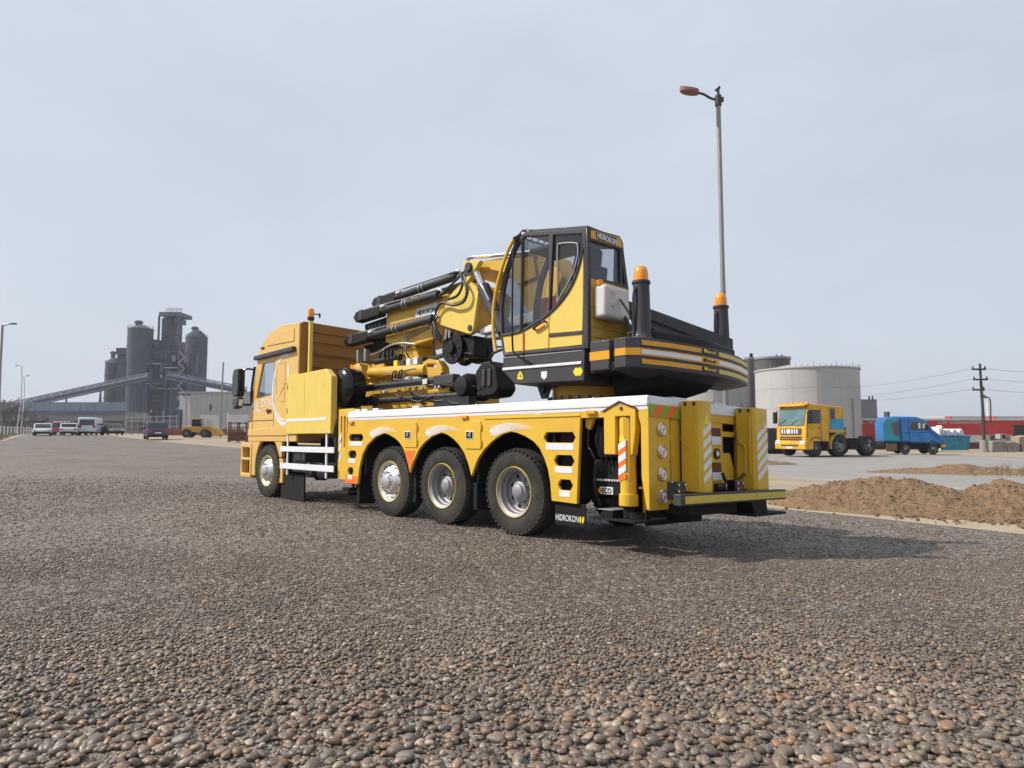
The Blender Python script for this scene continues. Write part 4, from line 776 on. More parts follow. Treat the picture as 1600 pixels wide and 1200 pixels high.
# winch under the knuckle
wn = T(B().cyl((2.36, -.12, 2.73), (2.36, .12, 2.73), .20, n=36).cyl((2.36, .12, 2.73), (2.36, .17, 2.73), .265, n=36).cyl((2.36, .17, 2.73), (2.36, .40, 2.73), .225, n=36).cyl((2.36, .40, 2.73), (2.36, .44, 2.73), .265, n=36).cyl((2.36, .44, 2.73), (2.36, .50, 2.73), .10, n=24), 'winch', black, bevel=.01)
T(B().box(2.20, 1.88, .0, .36, 2.56, 2.90).prism([(2.1, 2.92), (1.9, 2.92), (1.85, 2.62), (2.0, 2.5), (2.25, 2.5)], 'y', -.05, .1), 'winch_motor', black, wn, .03)
T(B().tube([(2.18, .38, 2.64), (2.02, .39, 2.62), (1.92, .39, 2.60)], .010).tube([(2.2, .38, 2.55), (2.0, .38, 2.52)], .010).tube([(2.08, .38, 2.64), (2.1, .38, 2.5)], .010), 'winch_guard', grey, wn, 0)
for i in range(8): a = 2*math.pi*i/8; T(B().cyl((2.36+.18*math.cos(a), .44, 2.73+.18*math.sin(a)), (2.36+.18*math.cos(a), .455, 2.73+.18*math.sin(a)), .018, n=8), 'winch_bolt', grey, wn, 0)
T(B().cyl((2.5, .46, 2.88), (2.46, .46, 3.05), .03, n=12).cyl((2.4, .46, 2.9), (2.38, .46, 3.02), .025, n=12), 'winch_fitting', steel, wn, 0)
# lower jib lying on the deck
jb = T(B().prism([(5.35, 1.78), (5.35, 2.42), (4.9, 2.30), (2.0, 2.24), (2.0, 1.80)], 'y', -.30, .36), 'lower_jib', yelc, bevel=.02)
T(B().cyl((4.85, .42, 2.50), (3.05, .42, 2.42), .105, n=24), 'jib_cylinder', yelc, jb, .006)
T(B().plate([[(3.22, 2.22), (3.14, 2.56), (2.98, 2.60), (2.72, 2.56), (2.60, 2.44), (2.56, 2.22)], [(3.02, 2.52), (2.76, 2.50), (2.76, 2.44), (3.02, 2.46)]], 'y', .30, .46), 'jib_bracket', yelc, jb, .012)
T(B().prism([(5.0, 2.66), (5.0, 2.38), (4.55, 2.38), (4.40, 2.62), (4.45, 2.70)], 'y', .1, .42), 'jib_bracket', yelc, jb, .02)
T(B().lathe([(-.3, .18), (.0, .22), (.16, .20), (.22, .1)], (5.32, .30, 2.52), (0, 1, 0), 28), 'jib_pivot', yelc, jb, .01)
T(B().plate([[(5.5, 2.62), (5.44, 2.70), (5.30, 2.66), (5.22, 2.56), (5.30, 2.44), (5.34, 2.36), (5.42, 2.32), (5.38, 2.46)]], 'y', .51, .53), 'orange_cap', amber, jb, .006)
T(B().cyl((5.02, .52, 2.20), (2.62, .52, 2.215), .062, n=22), 'jib_ram', tubem, jb, 0)
T(B().box(2.66, 2.12, .44, .60, 2.11, 2.28), 'ram_gland', grey, jb, .02)
T(B().cyl((4.9, .56, 2.135), (2.2, .56, 2.14), .010, n=8).tube([(4.4, .5, 2.40), (3.95, .52, 2.40), (3.88, .52, 2.30), (3.2, .52, 2.27)], .010).tube([(3.6, .53, 2.34), (3.56, .53, 2.44), (3.25, .53, 2.455)], .010), 'jib_pipes', steel, jb, 0)
T(B().tube([(3.92, .56, 2.30), (3.86, .58, 2.42), (3.80, .56, 2.44), (3.82, .58, 2.30)], .014).tube([(3.72, .56, 2.30), (3.66, .58, 2.42), (3.60, .56, 2.44), (3.64, .58, 2.30)], .014), 'jib_hose_loop', hosem, jb, 0)
T(B().box(2.95, 2.82, .58, .60, 2.15, 2.24), 'clamp', plast, jb, .006); T(B().cyl((4.98, .52, 2.13), (5.08, .52, 2.13), .04, n=14), 'rod_eye', steel, jb, .004)
T(B().cyl((4.55, .55, 1.94), (1.95, .55, 1.93), .055, n=20).box(4.95, 4.55, .48, .62, 1.86, 2.02).box(2.6, 1.7, .46, .62, 1.72, 1.90), 'jib_ram', tubem, jb, 0)
T(B().cyl((2.9, .45, 2.04), (2.30, .45, 2.04), .075, n=20), 'jib_tube', yelc, jb, 0)
T(B().lathe([(-.3, .17), (-.25, .21), (.10, .21), (.18, .17), (.24, .15), (.26, .05)], (1.86, .42, 2.06), (0, 1, 0), 32), 'jib_joint', black, jb, .008)
T(B().prism([(1.56, 2.26), (1.40, 2.40), (1.22, 2.40), (1.10, 2.30), (1.02, 1.98), (1.12, 1.88), (1.5, 1.86)], 'y', .25, .62), 'jib_end_block', black, jb, .03)
T(B().box(1.38, 1.31, .62, .64, 2.02, 2.28).box(1.25, 1.18, .62, .64, 2.02, 2.28), 'block_rib', grey, jb, .012)
T(B().box(4.6, 4.2, -.2, .4, 2.62, 2.86).cyl((4.75, .38, 2.70), (3.9, .38, 2.72), .07, n=16), 'control_valves', black, jb, .012)
T(B().prism([(4.2, 2.86), (3.55, 2.92), (3.35, 2.62), (3.9, 2.60)], 'y', -.1, .36), 'jib_yoke', yelc, jb, .015)
for x in (5.22, 4.95): T(B().box(x-.03, x+.03, .42, .52, 2.72, 2.96), 'grease_can', rimg, jb, .01)
for x, m_ in ((3.98, ystick), (3.76, grey), (3.58, wtape), (3.36, wtape), (3.2, grey)): T(B().box(x-.06, x+.06, .36, .46, 2.54, 2.66), 'connector', m_, jb, .006)
T(B().tube([(5.0, .45, 2.82), (4.6, .45, 2.86), (4.2, .45, 2.95), (3.8, .45, 2.96), (3.4, .43, 2.90)], .022), 'guide_pipe', steel, jb, 0)
T(B().cyl((3.05, .3, 2.66), (3.05, .3, 3.0), .018, n=8).prism([(3.4, 2.62), (2.9, 2.68), (2.72, 2.70), (2.74, 2.64), (3.3, 2.58)], 'y', .25, .34), 'swing_lever', grey, jb, .008)

rq = random.Random(4)
for k in range(9):
    x = rq.uniform(1.7, 4.4); z = rq.uniform(1.80, 2.02); L1 = rq.uniform(.4, .9)
    T(B().tube([(x, .42, z), (x-.1, .60, z+rq.uniform(.0, .12)), (x-L1*.6, .62, z+rq.uniform(-.04, .1)), (x-L1, .44, z+rq.uniform(-.05, .2))], rq.uniform(.010, .018)), 'deck_hose', hosem, jb, 0)
for k in range(12):
    x = rq.uniform(2.1, 5.0); z = rq.choice((2.30, 2.09, 2.02)); T(B().cyl((x, .5, z), (x, .60, z), rq.uniform(.014, .028), n=6), 'fitting', rq.choice((steel, plast, black, black)), jb, 0)
for k in range(7):
    x = 4.35-.12*k; T(B().tube([(x, .36, 2.66), (x-.02, .46, 2.74), (x+.03, .44, 2.86), (x-.04, .3, 2.95)], .012), 'valve_hose', hosem, jb, 0)
for k in range(6): T(B().cyl((4.55-.1*k, .40, 2.64), (4.55-.1*k, .44, 2.80), .016, n=6), 'valve_lever', steel if k % 2 else black, jb, 0)
for k in range(6): a = 2*math.pi*k/6; T(B().cyl((1.86+.12*math.cos(a), .64, 2.06+.12*math.sin(a)), (1.86+.12*math.cos(a), .665, 2.06+.12*math.sin(a)), .018, n=6), 'joint_bolt', grey, jb, 0)
for z in (1.92, 2.0): T(B().cyl((1.45, .62, z+.0), (1.45, .64, z), .02, n=8), 'block_bolt', grey, jb, 0)
T(B().tube([(1.2, .6, 2.36), (1.15, .66, 2.46), (1.0, .66, 2.52), (.8, .55, 2.56), (.6, .5, 2.5)], .02), 'deck_hose', hosem, jb, 0)
T(B().box(4.7, 4.45, .36, .40, 3.15, 3.42), 'nose_plate', grey, bm_, .01)
for k in range(4): T(B().tube([(4.5+.12*k, .37, 3.5), (4.55+.12*k, .45, 3.4), (4.5+.1*k, .42, 3.25), (4.56+.1*k, .36, 3.05)], .014), 'nose_hose', hosem, bm_, 0)

# rear winch beams, hood, posts and counterweight ------------------------------
top_ = [(-1.62, 1.30), (-1.78, 1.30), (-1.90, 1.20), (-2.02, .75), (-2.09, .28), (-2.11, -.05), (-2.09, -.4), (-2.02, -.8), (-1.90, -1.22), (-1.78, -1.31), (-1.62, -1.31)]
cw = B(); n = len(top_)
for (z, k) in ((2.335, 0), (2.0, 0), (1.955, .45), (1.93, .75)):
    cw.v += [(-1.62+(p[0]+1.62)*(1-k), p[1]*(1-.35*k), z) for p in top_]
for j in range(3): cw.f += [(j*n+i, j*n+(i+1) % n, (j+1)*n+(i+1) % n, (j+1)*n+i) for i in range(n)]
cw.f += [tuple(range(n)), tuple(range(4*n-1, 3*n-1, -1))]
CW = T(cw, 'counterweight', grey, bevel=.010, label='dark grey counterweight with yellow and white reflective stripes')
def cwstrip(i0, f0, i1, f1, z0, z1, off, name, mat):
    P = [np.array(p) for p in top_]; pts = [P[i0]*(1-f0)+P[i0+1]*f0]+[P[k] for k in range(i0+1, i1+1)]+([P[i1]*(1-f1)+P[i1+1]*f1] if f1 > 0 else [])
    q = [p+np.array([-1, 0])*off*0+(p-np.array([-1.2, 0]))/np.linalg.norm(p-np.array([-1.2, 0]))*off for p in pts]
    b = B(); m = len(pts)
    b.v = [(*p, z) for z in (z0, z1) for p in [x_ for x_ in pts]]+[(*p, z) for z in (z0, z1) for p in q]
    for i in range(m-1): b.f += [(2*m+i, 2*m+i+1, 3*m+i+1, 3*m+i), (m+i, m+i+1, 3*m+i+1, 3*m+i), (i, i+1, 2*m+i+1, 2*m+i)]
    b.f += [(0, m, 3*m, 2*m), (m-1, 2*m-1, 4*m-1, 3*m-1)]
    return T(b, name, mat, CW, 0)
cwstrip(0, .1, 9, .9, 2.135, 2.215, .006, 'yellow_band', tapey)
for (a, fa, c, fc) in ((2, .05, 4, .05), (5, .15, 8, 0)):
    cwstrip(a, fa, c, fc, 2.252, 2.305, .007, 'reflective_strip', tapey if a == 2 else tapep); cwstrip(a, fa, c, fc, 2.152, 2.200, .010, 'white_strip', wtape); cwstrip(a, fa, c, fc, 2.045, 2.098, .007, 'reflective_strip', tapey if a == 2 else tapep)
for z, m_ in ((2.262, ystick), (2.155, blackg), (2.055, ystick)):
    T(B().cyl((-2.107, .21, z+.02), (-2.117, .21, z+.02), .022, n=16), 'emblem', m_, CW, 0)
    text('lettering', 'beval', .055, m_, CW, (lambda zz: (lambda r, u, o: shear((-2.112-o-.06*(.16-.0-r)*0-(.0043*r/.1), .17-r, zz+u))))(z), width=.18)
sbk = T(B().box(-1.21, -1.50, .98, 1.22, 2.0, 2.355), 'counterweight_block', grey, bevel=.02)
T(B().box(-1.21+.0, -1.497, 1.2195, 1.2235, 2.125, 2.225), 'yellow_band', tapey, sbk, 0)
T(B().cyl((-1.50, 1.1, 2.1), (-1.66, 1.1, 2.1), .03, n=10).cyl((-1.50, 1.1, 2.3), (-1.66, 1.1, 2.3), .02, n=10).box(-1.50, -1.64, 1.0, 1.15, 2.16, 2.21), 'block_link', yelc, sbk, 0)
T(B().prism([(-1.1, 2.12), (-1.1, 2.62), (-1.35, 2.60), (-1.62, 2.48), (-1.62, 2.12)], 'y', -1.05, .35), 'engine_housing', black, bevel=.03)
T(B().plate([[(-1.60, 1.05), (-1.88, .9), (-2.02, .1), (-2.02, -.1), (-1.88, -.95), (-1.60, -1.05)]], 'z', 2.335, 2.46), 'ballast_tray', black, bevel=.03)
T(B().add([(-1.15, .62, 2.95), (-1.28, .62, 2.95), (-1.28, .62, 2.80), (-1.15, .62, 2.80), (-1.62, -1.1, 2.64), (-1.78, -1.1, 2.64), (-1.78, -1.1, 2.45), (-1.62, -1.1, 2.45)], [(0, 1, 2, 3), (7, 6, 5, 4), (0, 4, 5, 1), (1, 5, 6, 2), (2, 6, 7, 3), (3, 7, 4, 0)]), 'hood_beam', grey, bevel=.02)
T(B().add([(-1.16, .60, 2.80), (-1.27, .60, 2.80), (-1.7, .35, 2.46), (-1.6, .35, 2.46), (-1.64, -1.05, 2.50), (-1.74, -1.05, 2.50), (-1.76, -1.0, 2.46), (-1.6, -1.0, 2.46)], [(0, 1, 5, 4), (3, 2, 6, 7), (0, 3, 7, 4), (1, 2, 6, 5), (0, 1, 2, 3), (4, 5, 6, 7)]), 'hood_panel', black, bevel=.01)
for x, y, z0, z1 in ((-1.75, .95, 2.335, 3.02), (-1.66, -1.0, 2.45, 3.08)):
    ps = T(B().lathe([(0, .14), (.02, .14), (.05, .115), (.12, .105), (z1-z0-.03, .092), (z1-z0-.03, .105), (z1-z0, .105), (z1-z0, .0)], (x, y, z0), (0, 0, 1), 28), 'beacon_post', grey, bevel=0)
    T(B().lathe([(0, .084), (.10, .080), (.15, .068), (.172, .045), (.178, 0)], (x, y, z1), (0, 0, 1), 28), 'beacon_lens', amber, ps, 0)
    T(B().tube([(x+.02, y+.115, z0+.05), (x+.02, y+.125, z1-.2), (x, y+.09, z1-.08)], .014), 'beacon_cable', hosem, ps, 0)
b = B().tube([(-1.3, .55, 2.62), (-1.4, .6, 2.5), (-1.38, .62, 2.36)], .03).tube([(-1.3, .7, 2.75), (-1.42, .72, 2.55), (-1.40, .72, 2.36)], .022).cyl((-1.3, .5, 2.66), (-1.45, .5, 2.66), .03, n=10).cyl((-1.3, .55, 2.56), (-1.45, .55, 2.56), .025, n=10).tube([(-1.35, .82, 2.9), (-1.5, .8, 2.65), (-1.52, .78, 2.36)], .012)
T(b, 'rear_pipework', grey, bevel=0)

# ------------------------------------------------------------------ dirt mounds
moundm = M('brown_soil', (.205, .132, .074), .97, var=.5, scale=26, bump=1., bscale=45, dirt=.9, dcol=(.10, .06, .036), dscale=5)
clodm = M('soil_clod', (.215, .14, .08), .97, var=.3, scale=3)
def mound(name, label, cx, cy, ax, ay, rot, h, seed, peaks=((0, 0, 1, 1),), n=110, group=None):
    u = np.linspace(-1.15, 1.15, n); A, Bq = np.meshgrid(u, u); ca, sa = math.cos(rot), math.sin(rot)
    X = cx+A*ax*ca-Bq*ay*sa; Y = cy+A*ax*sa+Bq*ay*ca
    rr = np.sqrt(A**2+Bq**2)+.22*(fbm(A*2.2+seed, Bq*2.2, 4, seed)-.5); base = sstep(1.0, .82, rr)
    H = np.zeros_like(A)
    for px, py, w_, hh in peaks: H = np.maximum(H, hh*np.clip(1-np.hypot(A-px, (Bq-py)*1.0)/w_, 0, 1)**.95)
    nz = fbm(X*1.1+5, Y*1.1, 4, seed+3)-.5; fine = fbm(X*5, Y*5, 5, seed+9, .66)-.5
    lump = np.abs(fbm(X*2.6+11, Y*2.6, 4, seed+15)-.5)*2
    Z = h*(H*(1+.55*nz)+.05*base)+base*(.20*fine*min(1, h*2)+.05*nz-.06*lump*min(1, h*2))
    Zg = g(X, Y)-.10+np.where(base > .01, Z*sstep(0, .25, base)+.10, 0)
    o = gridmesh(name, X, Y, Zg, moundm); tag(o, label, 'dirt mound', group)
    ii = np.argwhere(base > .5); b = B(); tv, tf = ico(1)              # crumbs and clods lying on it
    for k in range(int((2600 if cy < 20 else 700)*min(1, h*2))):
        i_, j_ = ii[random.randrange(len(ii))]; r = random.uniform(.006, .014)*(2.3 if random.random() < .06 else 1)*(1.6 if cy > 20 else 1)
        v = tv*np.array([r*random.uniform(.8, 1.5), r, r*random.uniform(.6, 1)])*(1+.4*(RNG.random((len(tv), 1))-.5)); b.add(v+np.array([X[i_, j_]+random.uniform(-.02, .02), Y[i_, j_], Zg[i_, j_]+r*.3]), tf.tolist())
    c = b.make('clods', clodm, o); c['kind'] = 'stuff'; return o
MG = 'dirt mounds by the roadside'
mound('dirt_mound', 'tall brown dirt mound beside the rear of the crane truck', 7.55, 13.0, 2.5, 1.35, -.62, .62, 3, ((-.12, .0, .95, 1.), (.55, .1, .5, .5), (-.6, -.05, .45, .3)), 230, MG)
mound('dirt_mound', 'broad brown dirt mound with a darker pointed top in the middle', 9.1, 12.1, 2.0, 1.3, -.72, .52, 21, ((-.05, .1, .9, 1.), (.5, -.1, .5, .45)), 210, MG)
mound('dirt_mound', 'brown dirt mound cut off by the right edge of the picture', 10.6, 11.4, 2.3, 1.4, -.7, .42, 40, ((.0, .05, .9, 1.), (-.55, 0, .45, .5)), 190, MG)
mound('dirt_mound', 'long low soil bank across the concrete side road', 17.6, 24.2, 4.2, 1.1, -.35, .32, 55, ((-.2, 0, .8, .9), (.4, 0, .6, .7)), 90, MG)
mound('dirt_mound', 'small low soil bank in front of the yellow truck', 12.1, 32.5, 1.9, .9, .1, .22, 61, ((0, 0, .9, .8),), 60, MG)
# loose clods
def clods(n, pts, rmin, rmax, name):
    b = B(); tv, tf = ico(1)
    for i in range(n):
        cx, cy, sp = random.choice(pts); x = random.gauss(cx, sp); y = random.gauss(cy, sp*.7); r = random.uniform(rmin, rmax)
        v = tv*np.array([r*random.uniform(.8, 1.4), r, r*random.uniform(.5, .9)])*(1+.25*(RNG.random((len(tv), 1))-.5)); z = float(g(x, y))+r*.2
        b.add(v+np.array([x, y, z]), tf.tolist())
    o = b.make(name, moundm); tag(o, 'loose brown clods scattered round the dirt mounds', kind='stuff')
clods(700, [(6.3, 13.6, .5), (7.4, 11.9, .5), (8.6, 11.2, .5), (9.6, 10.5, .6)], .010, .040, 'soil_clods')

# ------------------------------------------------------------------ lamps, poles and wires
polem = M('galvanised_pole', (.26, .25, .24), .5, .4, var=.15); polew = M('white_pole', (.6, .6, .6), .5, var=.1)
lampred = M('rusty_lamp_housing', (.20, .085, .06), .55, var=.2); woodm = M('weathered_pole', (.05, .038, .034), .9, var=.3, bump=.4)
p = at(1134, 600, 17.0); zb = float(g(p.x, 17.0)); tp = at(1122, 150, 17.0)
sl_ = empty('street_lamp', (p.x, 17.0, zb), 0, 'tall single arm street lamp with reddish head rising behind the crane truck', 'street lamp')
H_ = tp.z-zb; dx = tp.x-p.x
B().tube([(0, 0, 0), (dx*.15, 0, 1.2), (dx*.55, 0, H_*.55), (dx, 0, H_)], [.085]*5+[.075]*5+[.06]*6, 14).make('pole', polem, sl_)
B().cyl((0, 0, 0), (0, 0, .9), .12, .11, 14).box(-.2, .2, -.2, .2, 0, .03).make('pole_foot', polem, sl_)
B().tube([(dx, 0, H_-.12), (dx-.2, 0, H_-.06), (dx-.4, -.05, H_+.02), (dx-.58, -.08, H_+.05)], .032, 10).make('arm', grey, sl_)
B().cyl((dx, 0, H_-.28), (dx, 0, H_+.02), .085, n=12).box(dx-.02, dx+.14, -.05, .05, H_-.16, H_-.04).make('clamp', grey, sl_, .01)
hd_ = B(); ring_ = [(0, .05), (.08, .12), (.24, .15), (.40, .12), (.50, .03)]
hd_.v = []; 
for k, zz in enumerate((.0, .075, .13)):
    sc_ = (1, .9, .45)[k]; hd_.v += [(dx-.54-a, -.08+s_*w_*sc_, H_+.02+zz+a*.16-(.0 if k else .02)) for s_, lst in ((1, ring_), (-1, ring_[::-1])) for a, w_ in lst]
m_ = 10
for k in range(2): hd_.f += [(k*m_+i, k*m_+(i+1) % m_, (k+1)*m_+(i+1) % m_, (k+1)*m_+i) for i in range(m_)]
hd_.f += [tuple(range(m_)), tuple(range(3*m_-1, 2*m_-1, -1))]; hd_.make('lamp_head', lampred, sl_, .012)
B().cyl((dx+.01, 0, H_), (dx, 0, H_+.2), .03, .045, 8).prism([(dx-.08, H_+.17), (dx+.05, H_+.28), (dx+.06, H_+.2), (dx-.06, H_+.13)], 'y', -.03, .03).make('photo_sensor', grey, sl_)
def mast(name, label, pts_px, d, r, mat, cat='lamp post', arm=None, group=None):
    a = at(*pts_px[0], d); z0 = float(g(a.x, d)); o = empty(name, (a.x, d, z0), 0, label, cat, group)
    P = [Vector((0, 0, 0))]+[at(*q, d)-Vector((a.x, d, z0)) for q in pts_px[1:]]
    B().tube(P, r, 8, smooth=len(P) > 2).make('pole', mat, o)
    if arm:
        t_ = P[-1]; B().tube([t_+Vector((0, 0, -.1)), t_+Vector((arm*.5, 0, .1)), t_+Vector((arm, 0, .12))], r*.7, 6).make('arm', mat, o)
        B().box(t_.x+arm-.3, t_.x+arm+.3, t_.y-.12, t_.y+.12, t_.z+.06, t_.z+.2).make('lamp_head', grey, o, .03)
    return o
mast('street_lamp', 'tall dark lamp post at the left edge of the picture', [(-2, 672), (0, 590), (4, 508)], 62, .10, polem, 'street lamp', arm=1.0)
mast('street_lamp', 'slender far lamp post with twin head above the conveyor', [(27, 650), (33, 620), (34, 572)], 130, .10, polew, 'street lamp', arm=-.9)
mast('street_lamp', 'thin pale lamp post right of the twin headed one', [(34, 650), (38, 615), (37, 588)], 135, .09, polew, 'street lamp', arm=.9)
mast('lamp_post', 'slim leaning post in front of the grey building', [(344, 684), (346, 630), (349, 566)], 72, .09, polem, 'post')
mast('lamp_post', 'white post right of the leaning one at the grey building', [(357, 684), (356, 645)], 72, .10, polew, 'post')
mast('lamp_post', 'thin grey post between the silos and the grey building', [(290, 690), (291, 650), (291, 610)], 74, .06, polem, 'post')
# timber utility pole with cross arms and wires
d = 56; a = at(1538, 706, d); z0 = float(g(a.x, d)); up = empty('utility_pole', (a.x, d, z0), 0, 'weathered timber utility pole with cross arms in front of the red building', 'utility pole')
Q = lambda px, py: at(px, py, d)-Vector((a.x, d, z0))
B().tube([(0, 0, 0), Q(1536, 650), Q(1533, 600), Q(1531, 568)], [.13]*6+[.11]*5+[.09]*5, 10).make('pole', woodm, up)
B().cyl((0, 0, 0), (0, 0, 1.0), .34, .3, 12).make('pole_base', asph, up)
for (x0, x1, yy) in ((1519, 1540, 577), (1521, 1543, 593), (1520, 1538, 609)):
    p0, p1 = Q(x0, yy), Q(x1, yy); B().box(p0.x, p1.x, -.08, .08, p0.z-.07, p0.z+.07).make('cross_arm', woodm, up, .01)
    for t in (.05, .95): c = p0.lerp(p1, t); B().cyl((c.x, 0, c.z+.07), (c.x, 0, c.z+.25), .06, n=8).make('insulator', grey, up)
B().tube([Q(1534, 612), Q(1538, 621), Q(1547, 624), Q(1548, 660)], .05, 6).make('cable_drop', grey, up)
def wire(x0, y0, x1, y1, d1, sag, nm='overhead_wire', lab=''):
    p0 = at(x0, y0, d); p1 = at(x1, y1, d1); P = [p0.lerp(p1, t)-Vector((0, 0, sag*4*t*(1-t))) for t in np.linspace(0, 1, 9)]
    o = B().tube(P, .012, 5).make(nm, hosem); return tag(o, lab, 'wire', 'overhead wires at the utility pole')
for i, (yy, y2, y3, nm_) in enumerate(((576, 597, 579, 'top'), (592, 612, 594, 'middle'), (608, 617, 611, 'lowest'))):
    wire(1520, yy, 1300, y2+8, 120, .5, lab=f'{nm_} overhead wire running left from the utility pole')
    wire(1541, yy, 1700, y3, 58, .25, lab=f'{nm_} overhead wire running right from the utility pole')
d2 = 80; q_ = at(1546, 690, d2)
wp = empty('light_mast', (q_.x, d2, float(g(q_.x, d2))), 0, 'short white pole with a bracket beside the utility pole', 'pole'); hh = at(1546, 622, d2).z-float(g(q_.x, d2))
B().cyl((0, 0, 0), (0, 0, hh), .16, .12, 10).make('pole', polew, wp); B().tube([(0, 0, hh), (-.3, 0, hh+.3), (-.7, 0, hh+.35)], .07, 6).make('bracket', grey, wp)

# ------------------------------------------------------------------ silo plant far left
silom = M('dark_silo_concrete', (.062, .064, .094), .9, var=.25, scale=.35, dirt=.5, dcol=(.045, .046, .068), dscale=.15)
darkpipe = M('rust_dark_pipe', (.06, .045, .05), .8, var=.2)
silob = M('blue_grey_steel', (.07, .09, .14), .7, var=.25, scale=.4); silop = M('pale_platform_steel', (.35, .35, .38), .6, var=.1)
DS = 205.; MS = DS/F
def px2(px, dd=0.): return (px-800)*(DS+dd)/F*1.006
def pz(py): return CAMH+(HOR-py)*MS
ZS = float(g(px2(240), DS))
PLANT = empty('cement_plant', (px2(240), DS, ZS), 0, 'dark concrete cement plant with domed silos and a tower', 'industrial plant')
def plant(b, name, mat, parent=None, bevel=0):
    return b.make(name, mat, parent or PLANT, bevel, xf=Matrix.Translation((-px2(240), -DS, -ZS)))
def silo(x0, x1, ytop, ydome, yfin, dy=0):
    c = px2((x0+x1)/2, dy); r = (x1-x0)/2*MS*1.04; zt, zd, zf = pz(ytop), pz(ydome), pz(yfin)
    s_ = plant(B().cyl((c, DS+dy, ZS-1), (c, DS+dy, zd), r, n=32), 'silo', silom)
    plant(B().lathe([(0, r*1.02), (.25, r*1.02), (.3, r*.97), ((zt-zd)*.6, r*.72), (zt-zd, r*.35), (zt-zd+.05, 0)], (c, DS+dy, zd), (0, 0, 1), 32), 'dome', silom, s_)
    plant(B().cyl((c-.2*r, DS+dy, zt-.3), (c-.2*r, DS+dy, zf), r*.26, n=12).cyl((c-.2*r, DS+dy, zf-.8), (c-.2*r, DS+dy, zf-.3), r*.36, n=12), 'roof_vent', silob, s_)
    rl = B()
    for k in range(20): t = 2*math.pi*k/20; rl.cyl((c+r*math.cos(t), DS+dy+r*math.sin(t), zd), (c+r*math.cos(t), DS+dy+r*math.sin(t), zd+1.1), .05, n=5)
    rl.lathe([(1.05, r-.04), (1.05, r+.04), (1.13, r+.04), (1.13, r-.04)], (c, DS+dy, zd), (0, 0, 1), 32, closed=True); rl_ = plant(rl, 'guard_rail', silob, s_); rl_['kind'] = 'stuff'
    for k in range(5): plant(B().lathe([(0, r), (0, r+.12), (.3, r+.12), (.3, r)], (c, DS+dy, ZS+(zd-ZS)*(k+1)/6), (0, 0, 1), 32, closed=True), 'hoop', silom, s_)
    return s_
silo(167, 192, 556, 566, 545, 6); silo(201, 236, 508, 515, 500); silo(291, 322, 514, 527, 508, 2)
plant(B().box(px2(183, 1), px2(198, 1), DS+1, DS+8, ZS-1, pz(553)).box(px2(181), px2(199), DS, DS+9, pz(553), pz(543)), 'elevator_shaft', silom)
plant(B().box(px2(220, 4), px2(298, 4), DS+4, DS+14, ZS-1, pz(533)), 'mill_block', silom)
plant(B().box(px2(251, 4), px2(266, 4), DS+4, DS+11, pz(533), pz(492)), 'tower', silom)
plant(B().box(px2(246, 2), px2(279, 2), DS+2, DS+10, pz(490), pz(484)).box(px2(270, 4), px2(277, 4), DS+4, DS+9, pz(500), pz(492)), 'tower_head', silob)
tf_ = B()
for xx in (246.6, 278): 
    for yy in (2.3, 12.5): tf_.box(px2(xx, yy)-.28, px2(xx, yy)+.28, DS+yy-.2, DS+yy+.2, pz(535), pz(490))
for i in range(6): zz = pz(532-7*i); tf_.box(px2(268), px2(278), DS+2.2, DS+2.5, zz-.12, zz+.12); tf_.tube([(px2(268), DS+2.3, zz), (px2(278), DS+2.3, zz+1.35)], .2, 5); tf_.tube([(px2(246.6), DS+2.3, zz), (px2(252), DS+2.3, zz+1.35)], .2, 5)
o_ = plant(tf_, 'tower_steelwork', silob); o_['kind'] = 'stuff'
tr_ = B()
for i in range(7): xx = px2(251+4*i); tr_.box(xx-.07, xx+.07, DS+2.4, DS+2.54, pz(484), pz(478))
for zz in (pz(481), pz(478)): tr_.box(px2(251), px2(276), DS+2.4, DS+2.54, zz-.07, zz+.07)
o_ = plant(tr_, 'roof_railing', silop); o_['kind'] = 'stuff'
for (x0, x1, y0, y1, dy, m_) in ((236, 246, 528, 690, 2.5, silob), (279, 292, 533, 690, 1.5, silob), (246, 270, 552, 690, 2, silom), (270, 290, 580, 690, .5, silob), (236, 292, 545, 560, 1, silom)):
    plant(B().box(px2(x0, dy), px2(x1, dy), DS+dy, DS+dy+5, ZS-1, pz(y0)) if y1 == 690 else B().box(px2(x0), px2(x1), DS+dy, DS+3, pz(y1), pz(y0)), 'annex', m_)
for (x, y) in ((269, 555), (288, 560)): plant(B().box(px2(x), px2(x+5), DS+.1, DS+.45, pz(y+9), pz(y)), 'opening', silop)
for (x0, x1, y) in ((236, 262, 569), (262, 292, 575), (222, 256, 600), (250, 285, 608)):
    plant(B().box(px2(x0), px2(x1), DS-2, DS+.5, pz(y)-.15, pz(y)+.15), 'walkway', silop)
for x, y0 in ((235, 545), (238, 600), (266, 580), (275, 600), (202, 560), (229, 520)): plant(B().cyl((px2(x), DS-2.2, ZS), (px2(x), DS-2.2, pz(y0)), .22, n=8), 'down_pipe', silob if x > 230 else silom)
rq = random.Random(9)
for k in range(26):
    x = rq.uniform(203, 316); y0 = rq.uniform(525, 640); y1 = y0+rq.uniform(10, 45); plant(B().box(px2(x, -1), px2(x+rq.uniform(.8, 2.2), -1), DS-2.6, DS-1.6, pz(min(y1, 672)), pz(y0)), 'duct', rq.choice((silob, silom, silob, darkpipe)))
for k in range(14):
    x = rq.uniform(236, 280); y = rq.uniform(540, 660); plant(B().box(px2(x, -1), px2(x+rq.uniform(6, 18), -1), DS-2.8, DS-1.2, pz(y+1.2), pz(y)), 'platform', silob)
